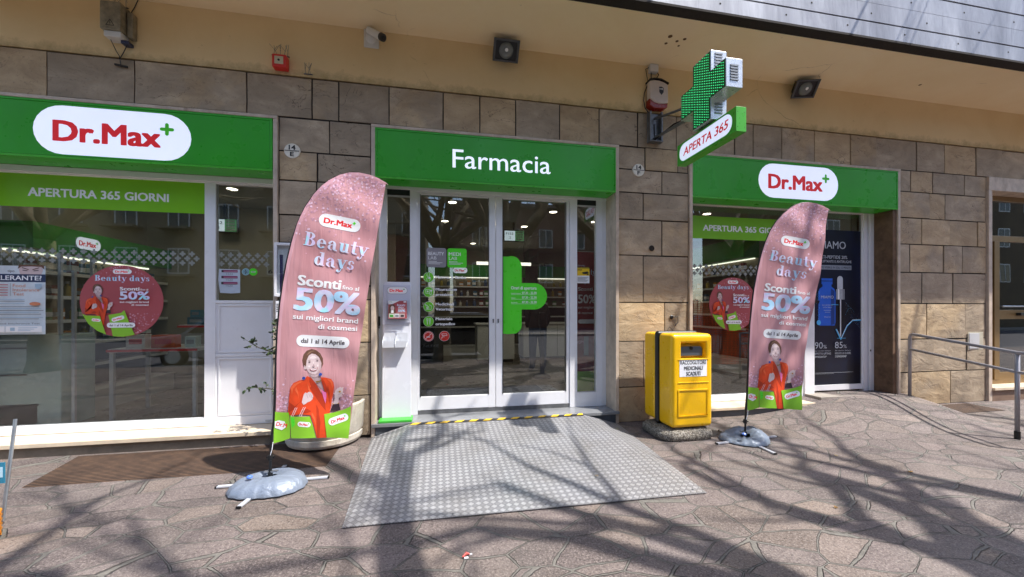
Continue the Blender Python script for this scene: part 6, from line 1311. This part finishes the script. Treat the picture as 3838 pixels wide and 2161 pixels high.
# ================================================================ GRATINGS, HANDRAIL, A-BOARD, LITTER
def grating(pts, label):
    m_ = M(); m_.face([(x, y, .004) for x, y in pts]); m_.face([(x, y, -.01) for x, y in reversed(pts)])
    cx_, cy__ = sum(p[0] for p in pts) / 4, sum(p[1] for p in pts) / 4
    o = m_.build("floor_grating", GRATE, None, loc=(cx_, cy__, 0)); setp(o, label, "grating")
    return o
grating([(-3.62, -.06), (-3.45, -.80), (-1.06, -.80), (-1.06, -.06)], "rusty ribbed floor grating under the left window sill")
grating([(7.3, -.06), (7.3, -.5), (8.3, -.5), (8.3, -.06)], "rusty floor grating on the pavement beside the right stone pillar")
t = thing("handrail", (6.85, -.8, 0), "grey tubular handrail with two bars running from the wall along the ramp edge", "handrail")
PT = pm("painted grey tube", "9b9aa0", .35, .3, .08, 8)
M().tube([(7.09, -.10, .04), (7.09, -.10, 1.08), (7.085, -.115, 1.115), (7.07, -.15, 1.13), (6.60, -1.46, 1.0), (6.45, -1.85, 1.0), (6.43, -1.9, .98)], .021, 12).build("top_bar", PT, t, smooth=True)
M().tube([(7.09, -.10, .90), (6.60, -1.46, .775), (6.44, -1.87, .775)], .018, 12).build("lower_bar", PT, t, smooth=True)
M().tube([(6.60, -1.46, .06), (6.60, -1.46, 1.0)], .021, 12).build("post", PT, t, smooth=True); M().tube([(6.60, -1.46, -.01), (6.60, -1.46, .09)], .026, 12).build("post_foot", BLACK, t)
M().tube([(6.43, -1.9, .985), (6.43, -1.9, .0)], .021, 12).build("post", PT, t, smooth=True)

t = thing("display_rack", (-3.15, -1.5, 0), "edge of a metal floor rack with blue leaflet and orange basket at the left border", "display rack")
M().tube([(-3.05, -1.55, .02), (-3.14, -1.47, 1.0)], .012, 8).build("leg", STEEL, t); M().tube([(-3.45, -1.5, .02), (-3.42, -1.42, 1.0)], .012, 8).build("leg", STEEL, t); M().tube([(-3.0, -1.44, .02), (-3.05, -1.3, .7)], .01, 8).build("leg", STEEL, t)
M().tube([(-3.45, -1.5, .03), (-3.04, -1.5, .03)], .011, 8).build("base_bar", STEEL, t); M().box(-3.3, -2.88, -1.56, -1.555, .33, .47, 0).box(-3.28, -2.89, -1.5605, -1.5602, .37, .44, 1).build("leaflet", [pm("teal blue card", "2f7f9e", .4), pm("pale blue card", "b7d8ea", .4)], t)
mb = M(); [mb.tube([(-2.90, -1.74, .03 + .03 * k), (-2.85, -1.72, .04 + .03 * k), (-2.83, -1.66, .045 + .03 * k), (-2.87, -1.6, .045 + .03 * k), (-3.3, -1.6, .04 + .03 * k)], .016, 8) for k in range(5)]; mb.build("basket", pm("orange plastic", "e8931a", .4), t, smooth=True)
M().box(-3.3, -2.86, -1.7, -1.6, .005, .025).build("basket_floor", pm("orange plastic", "e8931a"), t)

o = M().tube([(.14, -2.42, .012), (.165, -2.40, .02), (.185, -2.405, .014)], [.004, .009, .004], 6).box(.15, .175, -2.43, -2.415, .004, .008, 1).box(.18, .2, -2.40, -2.39, .004, .01, 1).build("candy_wrapper", [REDD, WHITE], None, loc=(.16, -2.4, 0)); setp(o, "small red and white crumpled sweet wrapper on the paving below the ramp", "litter")
rnd = random.Random(21); lf_m = [pm("dry leaf", "8a6a3a", .8), pm("pale leaf", "b8a47a", .8)]
for k, (x, y, lb_) in enumerate(((4.28, -1.95, "curled dry leaf on the sunlit paving right of the flag base"), (4.0, -1.5, "pale dry leaf behind the curled one on the right paving"), (2.95, -2.35, "small pale leaf in the right foreground"), (1.35, -1.6, "tiny dry leaf on the ramp deck"))):
    z = hgt(x, y) + .006 + (.05 if k == 3 else 0); mb = M(); r_ = .03 if k == 0 else .018
    a0 = rnd.uniform(0, 6); mb.face([(x + r_ * math.cos(a0 + q) * (1 if i % 2 else .55), y + r_ * math.sin(a0 + q) * (1 if i % 2 else .55), z + .004 * (i % 3)) for i, q in enumerate([j * math.pi / 4 for j in range(8)])])
    setp(mb.build("dry_leaf", lf_m[k % 2], None, loc=(x, y, z - .004), recalc=False), lb_, "leaf")

# ================================================================ BEHIND THE VIEWER: trees that throw the branch shadows, street seen in the glass
BARK = pm("plane tree bark", "6f6450", .9, 0, .3, 3, .5, 12, stain="a89a78")
def tree(x, y, seed, label, H=11, r0=.24, lean=(0, 0), limbs=6):
    rnd = random.Random(seed); t = thing("bare_tree", (x, y, 0), label, "tree", "bare street trees")
    tk = M(); cr_ = M(); z1 = 3.2
    top = Vector((x + lean[0] * .3, y + lean[1] * .3, z1)); tk.tube([(x, y, -.15), (x, y, .3), (x + lean[0] * .1, y + lean[1] * .1, z1 * .5), top], [r0 * 1.4, r0 * 1.05, r0 * .95, r0 * .9], 14)
    def br_(p, d, L, r, lev):
        pts = [p]; rs = [r]; n = 5 if lev < 2 else 4
        for k in range(n):
            if p.y > -1.5 or p.z - 1.5 < .86 * ((p.x) * .187 + (p.y + 4.75) * .982) + .35 or (p.z < 2.2 and lev): break
            d = (d + Vector((rnd.gauss(0, .17), rnd.gauss(0, .17), rnd.gauss(.03, .11)))).normalized(); p = p + d * L / n; pts.append(p); rs.append(r * (1 - .55 * (k + 1) / n))
        if len(pts) < 2: return
        n = len(pts) - 1; cr_.tube(pts, rs, 8 if lev < 2 else 5, caps=False)
        if lev >= 3: return
        nb = (3, 3, 2)[lev]
        for k in range(nb):
            f = rnd.uniform(.35, 1) if k else 1; i = min(n, max(1, int(f * n))); b = pts[i]; a = rnd.uniform(0, 6.28)
            o = d.orthogonal().normalized(); o2 = d.cross(o); nd = (d * rnd.uniform(.5, 1) + (o * math.cos(a) + o2 * math.sin(a)) * rnd.uniform(.5, .9) + Vector((0, 0, .12))).normalized()
            br_(b, nd, L * rnd.uniform(.5, .72), rs[i] * rnd.uniform(.65, .88), lev + 1)
    for k in range(limbs):
        a = 2 * math.pi * k / limbs + rnd.uniform(-.3, .3); d = Vector((math.cos(a) * rnd.uniform(.5, .9) + lean[0] * .3, math.sin(a) * rnd.uniform(.5, .9) + lean[1] * .3, rnd.uniform(.7, 1.1))).normalized()
        br_(top, d, rnd.uniform(3.0, 4.2), r0 * rnd.uniform(.5, .65), 0)
    tk.build("trunk", BARK, t, smooth=True); cr_.build("crown", BARK, t, smooth=True, recalc=False); return t
tree(4.9, -5.2, 5, "bare plane tree at the kerb right behind the viewer", lean=(-.3, .5), r0=.3)
tree(.1, -6.3, 36, "slim bare plane tree straight behind the viewer", lean=(0, .5), r0=.24)
tree(1.9, -5.3, 33, "bare plane tree at the kerb close behind the viewer", lean=(-.1, .5), r0=.3, limbs=5)
tree(9.2, -5.4, 12, "bare plane tree at the kerb further right", r0=.28)
tree(-9.5, -6.0, 17, "bare plane tree at the kerb further left")
tree(15.5, -4.6, 31, "bare plane tree beyond the residents entrance")
tree(3.2, -18.2, 23, "bare plane tree on the far side of the road")

def block(name, x0, x1, y, h_, wall, label, wins=(1.1, 1.5), step=3.0, balc=False):
    t = thing(name, ((x0 + x1) / 2, y, 0), label, "building"); M().box(x0, x1, y - 9, y, -.15, h_).build("wall", wall, t)
    M().box(x0 - .3, x1 + .3, y - 9.2, y + .5, h_, h_ + .3).build("roof", pm("roof edge", "77675a", .8), t)
    z = 4.0; n = 0
    while z + 2 < h_:
        x = x0 + 1.4
        while x + 1.2 < x1 and n < 95:
            n += 1; f = M().box(x - .08, x + wins[0] + .08, y, y + .05, z - .08, z + wins[1] + .08).build("window", INWH, t); M().box(x, x + wins[0], y + .051, y + .056, z, z + wins[1], 0).box(x + wins[0] / 2 - .03, x + wins[0] / 2 + .03, y + .056, y + .07, z, z + wins[1], 1).build("sash", [pm("window dark glass", "2a3036", .1), INWH], f)
            if balc: M().box(x - .4, x + wins[0] + .4, y + .05, y + .9, z - .3, z - .15).build("balcony_slab", wall, t)
            x += step
        z += 3.1
    return t
block("apartment_block", -34, -1, -24, 17, plaster("beige render", "7d725f", "6f6552"), "beige apartment block with balconies across the road on the left", balc=True)
block("apartment_block", 1.5, 24, -28, 10.5, plaster("pink render", "7a5548", "694639"), "low pinkish apartment block across the road in the middle")
block("apartment_block", 26, 76, -20, 16, plaster("ochre render", "6f5f48", "5f5240"), "ochre apartment block across the road on the right")

# parked car on the road, seen mirrored in the door panes
def car(x, y, col, label):
    t = thing("parked_car", (x, y, -.14), label, "car"); P = lambda a, b: (x + a, b - .14); pn_ = pm("car paint " + col, col, .25, .2, .03, 3, coat=.8); gl = pm("car glass", "14181c", .08)
    body = [(-2.1, .35), (-2.15, .6), (-2.05, .85), (-1.2, .95), (-.6, 1.42), (.2, 1.52), (1.2, 1.5), (1.95, 1.05), (2.12, .9), (2.15, .45), (2.05, .3), (1.75, .3)] + arcpts(1.35, .33, .36, .36, 0, 180, 8) + [(.9, .25), (-.9, .25)] + arcpts(-1.35, .33, .36, .36, 0, 180, 8) + [(-1.8, .3)]
    M().prism([P(*p) for p in body], y - .85, y + .85).build("body", pn_, t, bevel=.06)
    for s_ in (-1, 1):
        yy_ = y + s_ * .856; gm = M(); gm.prism([P(-1.0, .98), P(-.52, 1.36), P(.15, 1.43), P(.15, .98)], yy_ - .006, yy_ + .006); gm.prism([P(.2, .98), P(.2, 1.43), P(1.15, 1.41), P(1.6, 1.02)], yy_ - .006, yy_ + .006); gm.build("side_window", gl, t)
        for wx in (-1.35, 1.35):
            wl_ = M().lathe([(.19, -.1), (.31, -.1), (.325, -.06), (.325, .08), (.2, .1)], (x + wx, y + s_ * .78, .185), 24, axis='Y').build("wheel", BLACK, t, smooth=True); M().lathe([(0, -.08), (.19, -.085), (.2, .085), (0, .08)], (x + wx, y + s_ * .79, .185), 16, axis='Y').build("rim", STEEL, wl_)
        M().lathe([(0, -.02), (.11, -.01), (.12, .03)], (x - 2.08, y + s_ * .6, .62 - .14), 14, axis='Y').build("headlight", WHITE, t)
    M().face([(x - 1.16, y - .7, .83), (x - 1.16, y + .7, .83), (x - .62, y + .6, 1.27), (x - .62, y - .6, 1.27)]) 
    M().tube([(x - .5, y + .7, 1.40), (x + 1.1, y + .7, 1.39)], .02).tube([(x - .5, y - .7, 1.40), (x + 1.1, y - .7, 1.39)], .02).build("roof_rail", STEEL, t)
car(.3, -7.9, "20242a", "dark parked car at the kerb behind the viewer"); car(-6.0, -7.9, "8b8f94", "silver parked car at the kerb left behind the viewer")

# orange safety netting to the right of the frame, mirrored in the right window
t = thing("safety_net", (7.0, -3.3, 0), "orange plastic safety netting on posts right of the viewer", "fence")
def netm():
    n_ = NT("orange netting"); co = n_.coord(); sx = n_.n("SeparateXYZ"); n_.l(co, sx.inputs[0]); f1 = n_.math('GREATER_THAN', n_.math('FRACT', n_.math('MULTIPLY', sx.outputs[2], 22)), .42); f2 = n_.math('GREATER_THAN', n_.math('FRACT', n_.math('MULTIPLY', sx.outputs[0], 10)), .75)
    f = n_.math('MAXIMUM', f1, f2); tr_ = n_.n("BsdfTransparent"); ms = n_.n("MixShader"); n_.l(f, ms.inputs[0]); n_.l(tr_.outputs[0], ms.inputs[1]); tl = n_.n('BsdfTranslucent'); tl.inputs[0].default_value = lin('e0602e'); m2 = n_.n('MixShader', _0=.5); n_.l(n_.b.outputs[0], m2.inputs[1]); n_.l(tl.outputs[0], m2.inputs[2]); n_.l(m2.outputs[0], ms.inputs[2]); n_.l(ms.outputs[0], n_.o.inputs[0]); n_.b.inputs['Base Color'].default_value = lin("d0502a"); n_.b.inputs['Roughness'].default_value = .6; return n_.m
mb = M()
for i in range(24):
    xa, xb = 6.2 + i * .15, 6.35 + i * .15; ya, yb = -3.3 + .05 * math.sin(i * .9), -3.3 + .05 * math.sin((i + 1) * .9); za, zb = 1.72 + .05 * math.sin(i * 1.7), 1.72 + .05 * math.sin((i + 1) * 1.7); mb.face([(xa, ya, .1), (xb, yb, .1), (xb, yb, zb), (xa, ya, za)])
mb.build("net", netm(), t, recalc=False)
for x in (6.2, 8.0, 9.8): M().tube([(x, -3.33, 0), (x, -3.33, 1.85)], .02).build("post", STEELD, t)

bpy.data.objects.remove(_to); bpy.data.curves.remove(_tc)
